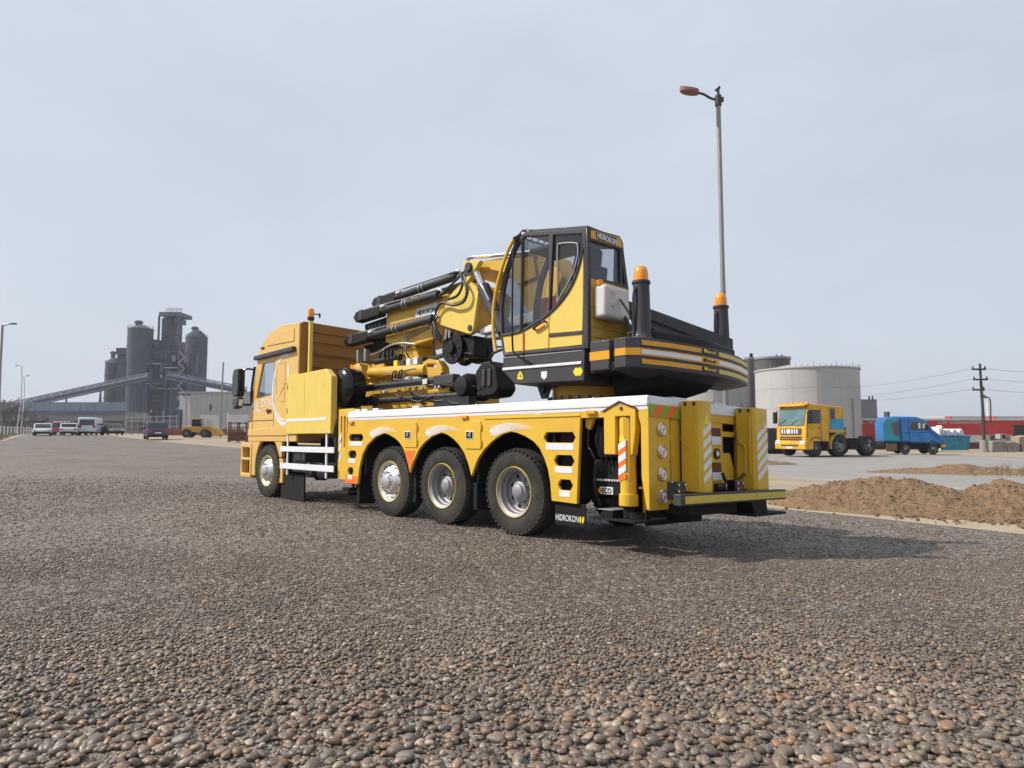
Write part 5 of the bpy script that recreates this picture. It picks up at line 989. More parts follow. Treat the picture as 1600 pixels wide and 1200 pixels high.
for k in range(10):
    x = 238+5.2*k+rq.uniform(-1, 1); y = rq.choice((548, 586, 618, 640)); plant(B().box(px2(x, -1.5), px2(x+2.4, -1.5), DS-1.9, DS-1.5, pz(y+5), pz(y)), 'window', silop if k % 3 == 0 else darkpipe)
for k in range(5): y = 640-18*k; plant(B().tube([(px2(281, -2), DS-2.5, pz(y)), (px2(290, -2), DS-2.5, pz(y-9)), (px2(281, -2), DS-2.5, pz(y-18))], .22, 5, smooth=False), 'stair_flight', silop)
# pale slot beside the left silo
plant(B().box(px2(193.5), px2(196), DS+1, DS+1.4, pz(672), pz(560)), 'stair_shaft', silop)
# conveyor gantries
def gantry(label, x0, y0, x1, y1, d, nleg):
    p0, p1 = at(x0, y0, d), at(x1, y1, d); zb = float(g(p0.x, d)); o = empty('conveyor_gantry', (p0.x, d, zb), 0, label, 'conveyor'); P0 = Vector((0, 0, p0.z-zb)); D = p1-p0
    u = D.normalized(); h = 2.0
    for off in (0, h):
        for yy in (-.9, .9): B().tube([P0+Vector((0, yy, off)), P0+D+Vector((0, yy, off))], .16, 6).make('chord', silob, o)
    n = int(D.length/2.4)
    for i in range(n):
        t0, t1 = i/n, (i+1)/n; a_ = P0+D*t0; b_ = P0+D*t1
        B().tube([a_+Vector((0, -.9, 0)), (a_+b_)/2+Vector((0, -.9, h)), b_+Vector((0, -.9, 0))], .09, 4, smooth=False).make('brace', silob, o)
    B().tube([P0+Vector((0, 0, .9)), P0+D+Vector((0, 0, .9))], .75, 8).make('belt_housing', silob, o)
    for i in range(nleg):
        t = (i+.6)/nleg; c = P0+D*t
        B().tube([(c.x-.9, 0, 0), c+Vector((0, 0, 0))], .2, 5).tube([(c.x+.9, 0, 0), c+Vector((0, 0, 0))], .2, 5).make('trestle', silob, o)
gantry('long blue conveyor gantry climbing from the trees to the silos', 18, 640, 232, 594, 190, 4)
gantry('short blue conveyor gantry sloping down behind the grey building', 262, 592, 384, 616, 188, 2)
# flyover bridge
brm = M('bridge_concrete', (.20, .19, .20), .9, var=.15, scale=.2); brb = M('blue_noise_barrier', (.16, .21, .27), .7, var=.1, scale=.2)
db = 160; mb = db/F; q = at(100, 655, db); zb = float(g(q.x, db))
br_ = empty('flyover_bridge', (q.x, db, zb), 0, 'concrete flyover with blue grey barrier behind the parked cars', 'bridge')
X_ = lambda px: (px-100)*mb; Z_ = lambda py: CAMH+(HOR-py)*mb-zb
B().box(X_(-60), X_(215), -5, 5, Z_(658), Z_(645)).make('deck', brm, br_, .05)
for i in range(12): x0 = X_(-60)+i*(X_(215)-X_(-60))/12; B().box(x0+.05, x0+(X_(215)-X_(-60))/12-.05, -5.2, -4.9, Z_(645), Z_(630)).make('barrier_panel', brb, br_)
B().box(X_(-60), X_(215), -5.4, -5.2, Z_(648), Z_(643)).make('edge_beam', silob, br_)
for px in (-30, 20, 62, 130, 175): B().box(X_(px)-.9, X_(px)+.9, -3.5, 3.5, 0, Z_(657)).make('pier', brm, br_, .1)

# ------------------------------------------------------------------ grey warehouse on the left, machine, fence
wallm = M('pale_grey_cladding', (.40, .395, .40), .75, var=.08, scale=.5, dirt=.4, dcol=(.24, .23, .23), dscale=.3); wall2 = M('light_wall', (.55, .55, .55), .8, var=.08, scale=.5, dirt=.3)
dark_open = M('dark_doorway', (.03, .03, .035), .8)
dw = 88; mw = dw/F; q = at(330, 680, dw); zw = float(g(q.x, dw)); wh = empty('warehouse', (q.x, dw, zw), 0, 'pale grey windowless warehouse behind the truck cab mirror', 'building')
X_ = lambda px: (px-330)*mw; Z_ = lambda py: CAMH+(HOR-py)*mw-zw
B().box(X_(296), X_(400), 0, 12, -.5, Z_(614)).make('wall', wallm, wh, .03)
B().box(X_(277), X_(296)-.01, .3, 12, -.5, Z_(618)).make('side_wall', wall2, wh, .03)
B().box(X_(276), X_(402), -.12, 12.2, Z_(614), Z_(612)).make('roof_edge', silop, wh)
for i in range(13): x0 = X_(297+8*i); B().box(x0, x0+.05, -.03, 0, 0, Z_(615)).make('cladding_joint', wallm, wh)
for (x0, x1, y0, y1) in ((313, 342, 649, 678), (358, 392, 649, 678)):
    B().box(X_(x0), X_(x1), -.08, .02, Z_(y1), Z_(y0)).make('shutter_door', wall2, wh, .02)
for (x0, x1, y0, y1) in ((327, 329, 632, 641), (321, 330, 656, 676)): B().box(X_(x0), X_(x1), -.12, .02, Z_(y1), Z_(y0)).make('opening', dark_open if y0 < 640 else wallm, wh)
B().box(X_(278), X_(282), .2, .31, Z_(684), Z_(640)).make('door', silom, wh)
rust = M('rusty_steel', (.20, .07, .04), .9, var=.3, scale=2)
for i in range(4):
    q = at(276+30*i, 688, 79); lab_ = ['leftmost rust red barrier board under the light side wall', 'rust red barrier board behind the wheel loader', 'rust red barrier board right of the wheel loader', 'rust red barrier board nearest the scrap cage'][i]; o = B().box(-1.1, 1.1, -.06, .06, 0, .75).box(-1.1, -1.0, -.1, .1, 0, .9).make('barrier_board', rust, None, .01); o.location = (q.x, 79, float(g(q.x, 79)))
    tag(o, lab_, 'barrier', 'rusty barrier boards')
def small_wheel(parent, x, y, z, r, w_, side_=1):
    t = B().lathe([(-w_/2, r*.6), (-w_/2, r*.92), (-w_/2+.03, r), (w_/2-.03, r), (w_/2, r*.92), (w_/2, r*.6)], (x, y, z), (0, 1, 0), 28).make('wheel', rubber, parent)
    B().lathe([(0, r*.6), (.0, r*.56), (-side_*.04, r*.4), (-side_*.03, r*.2), (.02*side_, r*.15), (.02*side_, 0)], (x, y+side_*w_/2, z), (0, 1, 0), 24).make('rim', rimg, t); return t
# yellow loader
ldy = M('loader_yellow', (.55, .30, .03), .5, var=.15, dirt=.4, dcol=(.2, .12, .05))
q = at(312, 687, 70); ld = empty('wheel_loader', (q.x, 70, float(g(q.x, 70))), R(8), 'small yellow wheel loader parked before the grey warehouse', 'loader')
B().box(-1.6, .4, -.6, .6, .55, 1.15).prism([(.4, .6), (.4, 1.0), (1.4, .95), (1.6, .6)], 'y', -.5, .5).make('body', ldy, ld, .05)
B().prism([(-.7, 1.1), (-.7, 1.9), (.15, 1.9), (.35, 1.1)], 'y', -.5, .5).make('cab', blackg, ld, .05); B().box(-.8, .25, -.58, .58, 1.9, 2.0).make('cab_roof', ldy, ld, .03)
B().prism([(1.4, .25), (1.5, .9), (1.9, .95), (2.3, .25), (1.9, .15)], 'y', -.9, .9).make('bucket', ldy, ld, .02)
B().tube([(.5, -.45, 1.0), (1.1, -.45, 1.1), (1.7, -.45, .6)], .09, 8).tube([(.5, .45, 1.0), (1.1, .45, 1.1), (1.7, .45, .6)], .09, 8).make('lift_arm', ldy, ld)
for x in (-1.1, .7):
    for s_ in (-1, 1): small_wheel(ld, x, s_*.72, .45, .45, .34, s_)
# scrap rack by the cab
q = at(372, 690, 56); rk = empty('pallet_cage', (q.x, 56, float(g(q.x, 56))), .2, 'dark steel cage of scrap beside the truck cab', 'cage')
for x in (-.7, 0, .7): 
    for y in (-.4, .4): B().box(x-.05, x+.05, y-.05, y+.05, 0, 1.7).make('post', rust, rk)
for z in (.15, .5, .85, 1.2, 1.6): B().box(-.75, .75, -.45, -.40, z-.04, z+.04).make('rail', under if z > .9 else rust, rk)
B().box(-.7, .7, -.38, .38, .1, .9).make('scrap_bale', brown_l, rk, .08)
# chain-link fence on posts, left of the warehouse
fm = M('fence_steel', (.30, .29, .29), .6, var=.2)
q0, q1 = at(196, 684, 92), at(275, 690, 84)
fe = empty('mesh_fence', (q0.x, q0.y, float(g(q0.x, q0.y))), 0, 'thin wire fence on posts in front of the silos', 'fence')
for i in range(9):
    t = i/8; x = (q1.x-q0.x)*t; y = (q1.y-q0.y)*t; B().cyl((x, y, 0), (x, y, 2.6+.5*(i % 3 == 0)), .06, n=6).make('post', fm, fe)
for z in (.4, 1.1, 1.8, 2.4): B().tube([(0, 0, z), (q1.x-q0.x, q1.y-q0.y, z)], .025, 4).make('rail', fm, fe)
q0, q1 = at(-6, 674, 80), at(64, 672, 112)
fe = empty('picket_fence', (q0.x, q0.y, float(g(q0.x, q0.y))), 0, 'low white post fence along the left verge', 'fence')
for i in range(16):
    t = i/15; x = (q1.x-q0.x)*t; y = (q1.y-q0.y)*t; B().box(x-.06, x+.06, y-.06, y+.06, 0, 1.1).make('post', polew, fe)
for z in (.5, .95): B().tube([(0, 0, z), (q1.x-q0.x, q1.y-q0.y, z)], .03, 4).make('rail', polew, fe)

# ------------------------------------------------------------------ cars
def carpaint(nm, c): return M(nm, c, .3, var=.05, coat=.5, dirt=.15)
cglass = M('car_glass', (.02, .025, .03), .08, var=.1, coat=.5); lampw = M('headlamp', (.7, .7, .68), .2); lampr = M('tail_lamp', (.4, .02, .015), .25)
def car(label, px, py, d, rz, paint, kind='sedan', L_=4.3, W_=1.75, H_=1.45):
    q = at(px, py, d); o = empty('parked_car', (q.x, d, float(g(q.x, d))), rz, label, 'van' if kind == 'van' else 'car', 'vehicles parked on the far road')
    l = L_/2; hw = W_/2
    if kind == 'van':
        body = [(-l, .35), (-l, H_-.1), (-l+.1, H_), (l*.45, H_), (l*.75, H_*.62), (l, H_*.52), (l, .35)]; win_ = [(-l+.25, H_*.60), (-l+.3, H_*.90), (l*.42, H_*.90), (l*.66, H_*.60)]
    else:
        k = .62 if kind == 'suv' else .58
        body = [(-l, .32), (-l, H_*.55), (-l+.08, H_*k), (-l*(.92 if kind == 'suv' else .55), H_*k), (-l*(.8 if kind == 'suv' else .30), H_*.97), (-l*.1, H_), (l*.15, H_*.97), (l*.48, H_*k), (l*.9, H_*.5), (l, H_*.40), (l, .32)]
        win_ = [(-l*(.84 if kind == 'suv' else .46), H_*k+.03), (-l*(.74 if kind == 'suv' else .27), H_*.92), (l*.12, H_*.92), (l*.40, H_*k+.03)]
    B().prism(body, 'y', -hw, hw).make('body', paint, o, .09, seg=3)
    for s_ in (-1, 1): B().prism(win_, 'y', s_*(hw-.01), s_*(hw+.006)).make('side_window', cglass, o, .0)
    i0 = 3 if kind == 'van' else 6
    a_, b_ = Vector(body[i0]), Vector(body[i0+1]); n_ = Vector((b_-a_).normalized()); nn = Vector((-n_.y, n_.x)); nn = nn if nn.y > 0 else -nn
    a2, b2 = a_.lerp(b_, .1), a_.lerp(b_, .92); B().prism([tuple(a2-nn*.03), tuple(b2-nn*.03), tuple(b2+nn*.008), tuple(a2+nn*.008)], 'y', -hw*.86, hw*.86).make('windscreen', cglass, o)
    if kind == 'van': B().box(-l-.008, -l+.03, -hw*.82, hw*.82, H_*.55, H_*.88).make('rear_window', cglass, o, .0)
    else:
        a_, b_ = Vector(body[3]), Vector(body[4]); n_ = (b_-a_).normalized(); nn = Vector((-n_.y, n_.x)); a2, b2 = a_.lerp(b_, .1), a_.lerp(b_, .9)
        B().prism([tuple(a2-nn*.03), tuple(b2-nn*.03), tuple(b2+nn*.008), tuple(a2+nn*.008)], 'y', -hw*.82, hw*.82).make('rear_window', cglass, o)
    for s_ in (-1, 1):
        B().box(l-.05, l+.012, s_*hw*.55, s_*hw*.92, H_*.40, H_*.50).make('headlight', lampw, o, .01); B().box(-l-.012, -l+.05, s_*hw*.60, s_*hw*.95, H_*.42, H_*.55).make('tail_light', lampr, o, .01)
        B().box(l*.42, l*.50, s_*hw, s_*(hw+.14), H_*.60, H_*.68).make('mirror', blackg, o, .02)
        for x in (-l*.62, l*.62): small_wheel(o, x, s_*(hw-.09), .32, .32, .2, s_)
    B().box(l-.1, l+.03, -hw*.9, hw*.9, .22, .45).box(-l-.03, -l+.1, -hw*.9, hw*.9, .22, .45).make('bumper', under, o, .03)
    B().box(-.26, .26, 0, .02, 0, .12).make('number_plate', lampw, o, xf=Matrix.Translation((-l-.035, 0, .55))@Matrix.Rotation(R(90), 4, 'Z'))
    return o
car('silver sedan with dark lower body, leftmost car on the far road', 67, 680, 78, R(-58), carpaint('silver_car', (.45, .47, .52)))
car('white hatchback, second car from the left on the far road', 110, 680, 80, R(118), carpaint('white_car', (.62, .62, .66)), 'suv', 4.2)
car('pale blue white van with large windows on the far road', 142, 680, 82, R(112), carpaint('van_white', (.60, .66, .70)), 'van', 4.9, 1.9, 2.15)
car('beige car nosed up beside the pale van', 128, 680, 86, R(-70), carpaint('beige_car', (.42, .36, .28)), 'sedan', 4.0)
car('dark saloon, farthest right in the row by the silos', 176, 680, 84, R(-48), carpaint('dark_car', (.06, .06, .09)), 'sedan', 4.6)
car('red car half hidden behind the white hatchback', 100, 679, 95, R(20), carpaint('red_car', (.38, .05, .08)), 'van', 4.4, 1.8, 1.8)
car('dark purple van parked alone on the sandy edge', 243, 687, 64, R(124), carpaint('purple_car', (.045, .03, .075)), 'suv', 3.9, 1.8, 1.62)

# ------------------------------------------------------------------ tanks, sheds and the red building on the right
tankm = M('pale_tank_steel', (.39, .385, .39), .6, var=.07, scale=.3, dirt=.35, dcol=(.30, .28, .27), dscale=.4)
def tank(label, x0, x1, ytop, d):
    m = d/F; q = at((x0+x1)/2, 675, d); zb = float(g(q.x, d)); r = (x1-x0)/2*m; H_ = CAMH+(HOR-ytop)*m-zb
    o = empty('storage_tank', (q.x, d, zb), 0, label, 'tank', 'round storage tanks'); nr = 4; npn = 14
    B().cyl((0, 0, 0), (0, 0, H_-.02), r-.05, n=64).lathe([(0, r-.05), (.6, r*.5), (.8, 0)], (0, 0, H_-.03), (0, 0, 1), 48).make('shell_core', tankm, o)
    for k in range(nr):
        for i in range(npn):
            a0 = 2*math.pi*i/npn+.0015; a1 = a0+2*math.pi/npn-.003; z0 = H_*k/nr+.012; z1 = H_*(k+1)/nr-.012; S = 6
            if math.sin((a0+a1)/2) > .45: continue
            vs = [((r+w_)*math.cos(a0+(a1-a0)*j/S), (r+w_)*math.sin(a0+(a1-a0)*j/S), z) for w_ in (-.045, 0) for z in (z0, z1) for j in range(S+1)]
            n = S+1; f = []
            for j in range(S): f += [(2*n+j, 2*n+j+1, 3*n+j+1, 3*n+j), (j, j+1, 2*n+j+1, 2*n+j), (n+j, n+j+1, 3*n+j+1, 3*n+j)]
            f += [(0, n, 3*n, 2*n), (S, n+S, 3*n+S, 2*n+S)]; B().add(vs, f).make('shell_panel', tankm, o)
    B().lathe([(H_-.05, r), (H_-.05, r+.12), (H_+.1, r+.12), (H_+.1, r)], (0, 0, 0), (0, 0, 1), 64, closed=True).make('top_rim', tankm, o)
    rl = B()
    for i in range(30): a = math.pi+math.pi*i/29; rl.cyl((r*math.cos(a), r*math.sin(a), H_), (r*math.cos(a), r*math.sin(a), H_+.35+.25*(i % 4 == 0)), .035, n=5)
    rr_ = rl.make('rail_posts', polem, o); rr_['kind'] = 'stuff'
    for a in (-1.78, -1.05): B().cyl(((r+.12)*math.cos(a), (r+.12)*math.sin(a), 0), ((r+.12)*math.cos(a), (r+.12)*math.sin(a), H_*(.98 if a < -1.5 else .62)), .06, n=6).make('pipe', polem, o)
    return o
tank('large pale round storage tank behind the yellow cab over truck', 1187, 1337, 580, 76)
tank('pale round storage tank seen under the counterweight of the crane', 1050, 1172, 590, 92)
d = 84; m = d/F
def shaft(label, x0, x1, y0, d, mat, rnd=True, name='dark_stack', cat='stack', y1=None):
    q = at((x0+x1)/2, 675, d); zb = float(g(q.x, d)); H_ = CAMH+(HOR-y0)*d/F-zb; r = (x1-x0)/2*d/F; o = empty(name, (q.x, d, zb), 0, label, cat)
    if rnd: B().cyl((0, 0, 0), (0, 0, H_), r, n=28).make('shell', mat, o); B().lathe([(0, r), (0, r*1.05), (.3, r*1.05), (.3, r)], (0, 0, H_-.3), (0, 0, 1), 28, closed=True).make('rim', polem, o)
    else: B().box(-r, r, 0, 6, 0, H_).make('wall', mat, o, .03)
    for k in range(2): B().cyl((r*(.3+.3*k), 0, H_), (r*(.3+.3*k), 0, H_+.5), .12, n=8).make('vent_pipe', under, o)
    return o
darkst = M('dark_sheet_steel', (.075, .065, .075), .6, var=.2, scale=.5)
shaft('tall narrow dark stack at the left of the large pale tank', 1166, 1181, 558, 84, darkst)
shaft('dark round hopper rising behind the large pale tank', 1182, 1236, 559, 98, darkst, name='dark_hopper', cat='hopper')
gb_ = shaft('plain grey block building between the tank and the red building', 1338, 1372, 624, 105, M('grey_block', (.17, .165, .19), .8, var=.1, scale=.4), False, 'block_building', 'building')
redm = M('red_cladding', (.52, .045, .035), .6, var=.12, scale=.6, dirt=.3, dcol=(.22, .03, .03)); marm = M('maroon_base', (.10, .02, .03), .8, var=.2, scale=.8)
cream = M('cream_render', (.52, .48, .42), .85, var=.1, scale=.8, dirt=.3)
d = 78; m = d/F; q = at(1470, 675, d); zb = float(g(q.x, d)); rb = empty('red_building', (q.x, d, zb), 0, 'long low red building with white lower band and parapet', 'building')
X_ = lambda px: (px-1470)*m; Z_ = lambda py: CAMH+(HOR-py)*m-zb
B().box(X_(1330), X_(1800), .1, 14, -.3, Z_(656)).make('wall', cream, rb)
for i in range(24):
    x0 = 1345+18*i
    if x0 < 1800: B().box(X_(x0)+.01, X_(x0+18)-.01, 0, .1, Z_(679), Z_(657)).make('red_panel', redm, rb, .01)
B().box(X_(1330), X_(1800), -.12, .2, Z_(657), Z_(654)).make('parapet', wall2, rb, .01)
B().box(X_(1494), X_(1536), -.02, .1, Z_(691), Z_(680)).make('white_band', wall2, rb); B().box(X_(1345), X_(1494), -.01, .1, Z_(690), Z_(679)).make('red_band', redm, rb)
B().box(X_(1345), X_(1538), -.03, .1, -.2, Z_(691)).make('base_band', marm, rb)
B().box(X_(1584), X_(1640), -.03, .1, -.2, Z_(664)).make('roller_door', dark_open, rb)
for k in range(7): z = Z_(700-5*k); B().box(X_(1585), X_(1639), -.06, -.03, z, z+.06).make('door_slat', darkst, rb)
for x, y in ((1340+0, 679), (1548, 681), (1574, 682)): B().box(X_(x), X_(x+8), -.04, .1, Z_(y+10), Z_(y)).make('window', polem if x > 1560 else cglass, rb)
B().box(X_(1553), X_(1563), -.9, -.1, Z_(686), Z_(678)).make('air_conditioner', silop, rb, .04); B().box(X_(1556), X_(1562), -.93, -.9, Z_(685), Z_(679)).make('fan_grille', dark_open, rb)
B().box(X_(1550), X_(1572), -1.1, -.4, 0, Z_(688)).make('pallet_stack', silop, rb, .03)
text('lettering', 'Lehr kraanwerken', .62, wall2, rb, lambda r, u, o: (X_(1466)+r, -.03-o, Z_(662)+u), depth=.03, width=X_(1532)-X_(1466))
text('lettering', 'L m', .7, wall2, rb, lambda r, u, o: (X_(1347)+r, -.03-o, Z_(662.5)+u), depth=.03, width=X_(1366)-X_(1347))
for x in (1394, 1408, 1492, 1553, 1562): B().box(X_(x), X_(x+4), .8, 1.6, Z_(655), Z_(651 if x > 1395 else 643)).make('roof_vent', darkst if x < 1410 else redm, rb, .03)
B().box(X_(1490), X_(1800), 1.5, 9, Z_(655.5), Z_(649.5)).make('rear_roof', silop, rb, .05)

# ------------------------------------------------------------------ yellow tractor truck (x forward, y left)
yt = M('truck_orange_yellow', (.66, .35, .014), .42, var=.2, coat=.2, dirt=.75, dcol=(.24, .11, .02), dscale=1.2); tarp = M('blue_tarpaulin', (.02, .30, .46), .5, var=.2, scale=2.5, bump=.5, bscale=5)
screen = M('hazy_windscreen', (.09, .16, .17), .12, var=.4, scale=1.2, coat=.5)
q = at(1297, 712, 43); YT = empty('tractor_truck', (q.x, 43.6, float(g(q.x, 43.6))), R(203), 'yellow cab over tractor truck with a blue tarpaulin on its side', 'truck')
def V(b, nm, mat, par=None, bv=.03, **k): return b.make(nm, mat, par or YT, bv, **k)
cb = V(B().prism([(1.0, .95), (.95, 3.25), (2.55, 3.35), (2.72, 3.1), (2.95, 2.0), (3.0, .95)], 'y', -1.22, 1.22), 'cab', yt, bv=.06, seg=3)
V(B().prism([(2.76, 3.02), (2.985, 1.98), (3.0, 1.98), (2.775, 3.04)], 'y', -1.08, 1.08), 'windscreen', screen, cb, .0)
V(B().prism([(2.60, 3.22), (2.58, 3.38), (3.0, 3.28), (3.0, 3.18)], 'y', -1.2, 1.2), 'sun_visor', yt, cb, .02)
for y in (-.8, -.35, .1, .5, .9): V(B().cyl((2.4, y, 3.38), (2.55, y, 3.40), .09, n=12), 'roof_lamp', amber, cb, 0)
for s_ in (-1, 1):
    V(B().prism([(2.62, 2.95), (1.75, 2.95), (1.75, 2.08), (2.82, 2.08)], 'y', s_*1.20, s_*1.232), 'side_window', cglass, cb, 0)
    V(B().box(2.75, 2.95, s_*1.3, s_*1.52, 2.1, 2.85).tube([(2.7, s_*1.2, 2.9), (2.8, s_*1.35, 2.9), (2.85, s_*1.4, 2.8)], .03), 'mirror', blackg, cb, .03)
    V(B().box(2.98, 3.12, s_*.80, s_*1.18, .78, 1.0), 'headlight', lampw, None, .02)
gr = V(B().box(2.96, 3.02, -.85, .85, 1.38, 1.78), 'grille', darkst, cb, .01)
for i, (a, c) in enumerate(((-.72, -.60), (-.5, -.42), (-.3, .0), (.1, .2), (.3, .4), (.5, .6))): V(B().box(3.02, 3.035, a, c, 1.45, 1.72), 'grille_mark', wtape, cb, .004)
bp_ = V(B().prism([(2.4, .45), (2.4, .98), (2.98, 1.0), (3.12, .9), (3.1, .45)], 'y', -1.25, 1.25), 'bumper', yt, bv=.04)
for z in (1.08, 1.22): V(B().box(2.99, 3.03, -.9, .9, z-.035, z+.035), 'grille_slot', dark_open, cb, 0)
V(B().box(3.09, 3.125, -.7, .7, .66, .74), 'bumper_slot', dark_open, bp_, 0)
V(B().prism([(-.35, 1.5), (-.4, 3.15), (.9, 3.25), (.95, 1.5)], 'y', -1.2, 1.2), 'sleeper_body', yt, bv=.06)
V(B().box(.45, .85, 1.19, 1.22, 2.3, 3.05), 'sleeper_window', cglass, bv=.0)
V(B().prism([(.85, 2.35), (-.30, 2.42), (-.28, 1.95), (-.05, 1.55), (.30, 1.35), (.60, 1.55), (.95, 1.62)], 'y', 1.2, 1.26), 'tarpaulin', tarp, bv=.025)
V(B().prism([(1.1, 1.68), (.9, 1.55), (-.2, 1.50), (-.35, 1.55), (-.3, 1.66), (.9, 1.72)], 'y', 1.18, 1.28), 'lower_fairing', yt, bv=.02)
V(B().box(-3.9, 2.6, -.45, -.3, .72, 1.0).box(-3.9, 2.6, .3, .45, .72, 1.0).box(-3.6, -1.2, -.42, .42, .8, .95), 'chassis', under, bv=.01)
V(B().cyl((-2.2, 0, 1.0), (-2.2, 0, 1.14), .5, n=24), 'fifth_wheel', under); V(B().box(-1.7, -.75, .6, 1.15, .45, 1.0), 'dark_box', under, bv=.06); V(B().box(-1.7, -.75, -1.15, -.6, .45, 1.0), 'dark_box', under, bv=.06)  # plain dark boxes added to fill the space between the axles
V(B().strip([(.15+.80*math.cos(R(a)), .68+.80*math.sin(R(a))) for a in range(-15, 150, 10)], .75, 1.30, .04), 'mudguard', tapep, bv=0)
for x, r_ in ((2.15, .54), (.15, .68), (-2.45, .68)):
    for s_ in (-1, 1): small_wheel(YT, x, s_*1.02, r_, r_, .36 if x > 1 else .5, s_)
for s_ in (1, -1):
    V(B().box(1.66, 1.70, s_*1.215, s_*1.226, 1.15, 3.1), 'door_gap', dark_open, cb, 0); V(B().box(2.86, 2.89, s_*1.215, s_*1.226, 1.15, 2.05), 'door_gap', dark_open, cb, 0)
    V(B().box(1.2, 2.85, s_*1.215, s_*1.235, 1.92, 1.97), 'door_crease', yt, cb, .005); V(B().box(1.8, 2.0, s_*1.22, s_*1.25, 1.78, 1.84), 'door_handle', blackg, cb, .005)
    V(B().strip([(2.82, .6)]+[(2.15+.67*math.cos(R(a)), .56+.70*math.sin(R(a))) for a in range(0, 181, 15)]+[(1.48, .6)], s_*.7, s_*1.235, .05), 'wheel_arch', under, bv=0)
    V(B().box(1.1, 1.36, s_*.9, s_*1.22, .35, .95), 'cab_step', under, bv=.02)
V(B().box(.96, 1.0, -1.0, 1.0, 1.3, 3.1), 'cab_gap', dark_open, cb, 0)
V(B().box(-.9, -.4, -.9, .9, 1.0, 1.9), 'air_cleaner', darkst, bv=.08); V(B().cyl((-.6, -.95, 1.0), (-.6, -.95, 3.0), .11, n=14), 'exhaust_stack', rimg, bv=0)
for y in (-.5, .5): V(B().tube([(3.0, y-.4, 2.02), (2.93, y+.1, 2.35)], .018, 6), 'wiper', blackg, cb, 0)
V(B().box(3.10, 3.13, -.26, .26, .50, .62), 'number_plate', lampw, bp_, 0)
V(B().box(-3.95, -3.85, -1.1, 1.1, .5, .75), 'rear_beam', under)
# blue bonneted truck beyond
bl = M('deep_blue_paint', (.010, .125, .36), .45, var=.35, scale=1.5, coat=.2, dirt=.6, dcol=(.012, .13, .22), bump=.4, bscale=2.5)
teal = M('teal_tarpaulin', (.015, .20, .27), .5, var=.3, scale=2, bump=.5, bscale=4)
q = at(1420, 712, 47); BT = empty('blue_truck', (q.x, 47, float(g(q.x, 47))), R(-14), 'blue truck body with sloping nose pointing right, beside the yellow truck', 'truck'); BT.scale = (.80, .9, 1)
V2 = lambda b, nm, mat, par=None, bv=.04, **k: b.make(nm, mat, par or BT, bv, **k)
V2(B().prism([(-2.3, .85), (-2.35, 2.2), (-2.15, 2.62), (-1.2, 2.66), (.4, 2.62), (1.15, 2.35), (1.55, 1.75), (2.45, 1.15), (2.5, .75), (1.8, .72), (.2, .80)], 'y', -1.1, 1.1), 'body', bl, bv=.12, seg=3)
V2(B().prism([(-2.33, .95), (-2.33, 2.3), (-2.05, 2.55), (-1.1, 2.5), (-1.0, .95)], 'y', -1.16, -1.09), 'tarpaulin', teal, bv=.05)
V2(B().prism([(-1.55, 1.4), (-1.6, 2.2), (-1.1, 2.3), (-1.05, 1.3)], 'y', -1.175, -1.155), 'tarpaulin_patch', darkst, bv=.02)
V2(B().prism([(-.15, 1.75), (-.1, 2.2), (.1, 2.3), (1.0, 2.2), (1.35, 1.72)], 'y', -1.13, -1.09), 'side_window', cglass, bv=.02); V2(B().box(.45, .62, -1.14, -1.12, 1.8, 2.2).box(.78, 1.05, -1.14, -1.12, 1.8, 2.15), 'painted_window_reflection', cream, bv=.0)  # cream boxes paint a reflection onto the side window
V2(B().prism([(1.17, 2.30), (1.52, 1.78), (1.56, 1.80), (1.2, 2.34)], 'y', -.95, .95), 'windscreen', cglass, bv=0)
V2(B().box(-2.3, 2.1, -.9, .9, .38, .84), 'chassis', under, bv=.05)
V2(B().box(-2.1, -1.2, -1.08, -.9, .2, .8), 'engine_casting', M('oily_engine', (.12, .07, .035), .4, .3, var=.5, scale=6), bv=.08); V2(B().box(-.75, -.5, -1.0, -.9, .25, .5), 'number_plate', cream, bv=.0)
for s_ in (-1, 1):
    small_wheel(BT, 1.55, s_*.95, .42, .42, .28, s_); small_wheel(BT, -.6, s_*.9, .40, .40, .28, s_)
    V2(B().box(2.35, 2.49, s_*.6, s_*.95, .95, 1.12), 'headlight', lampw, bv=.02)
V2(B().box(2.2, 2.55, -1.0, 1.0, .5, .72), 'bumper', amber, bv=.03)
V2(B().box(-.95, -.90, -1.115, -1.09, .9, 2.55), 'panel_gap', dark_open, bv=0); V2(B().box(-.30, -.26, -1.115, -1.09, .9, 2.5), 'door_gap', dark_open, bv=0); V2(B().box(-.9, 1.5, -1.12, -1.09, 1.55, 1.60), 'side_crease', bl, bv=.01)
for x in (1.55, -.6): V2(B().strip([(x+.52, .5)]+[(x+.52*math.cos(R(a)), .45+.52*math.sin(R(a))) for a in range(0, 181, 20)]+[(x-.52, .5)], -1.12, -.6, .05), 'wheel_arch', under, bv=0)
V2(B().box(.95, 1.15, -1.35, -1.12, 1.75, 2.1), 'mirror', blackg, bv=.03)
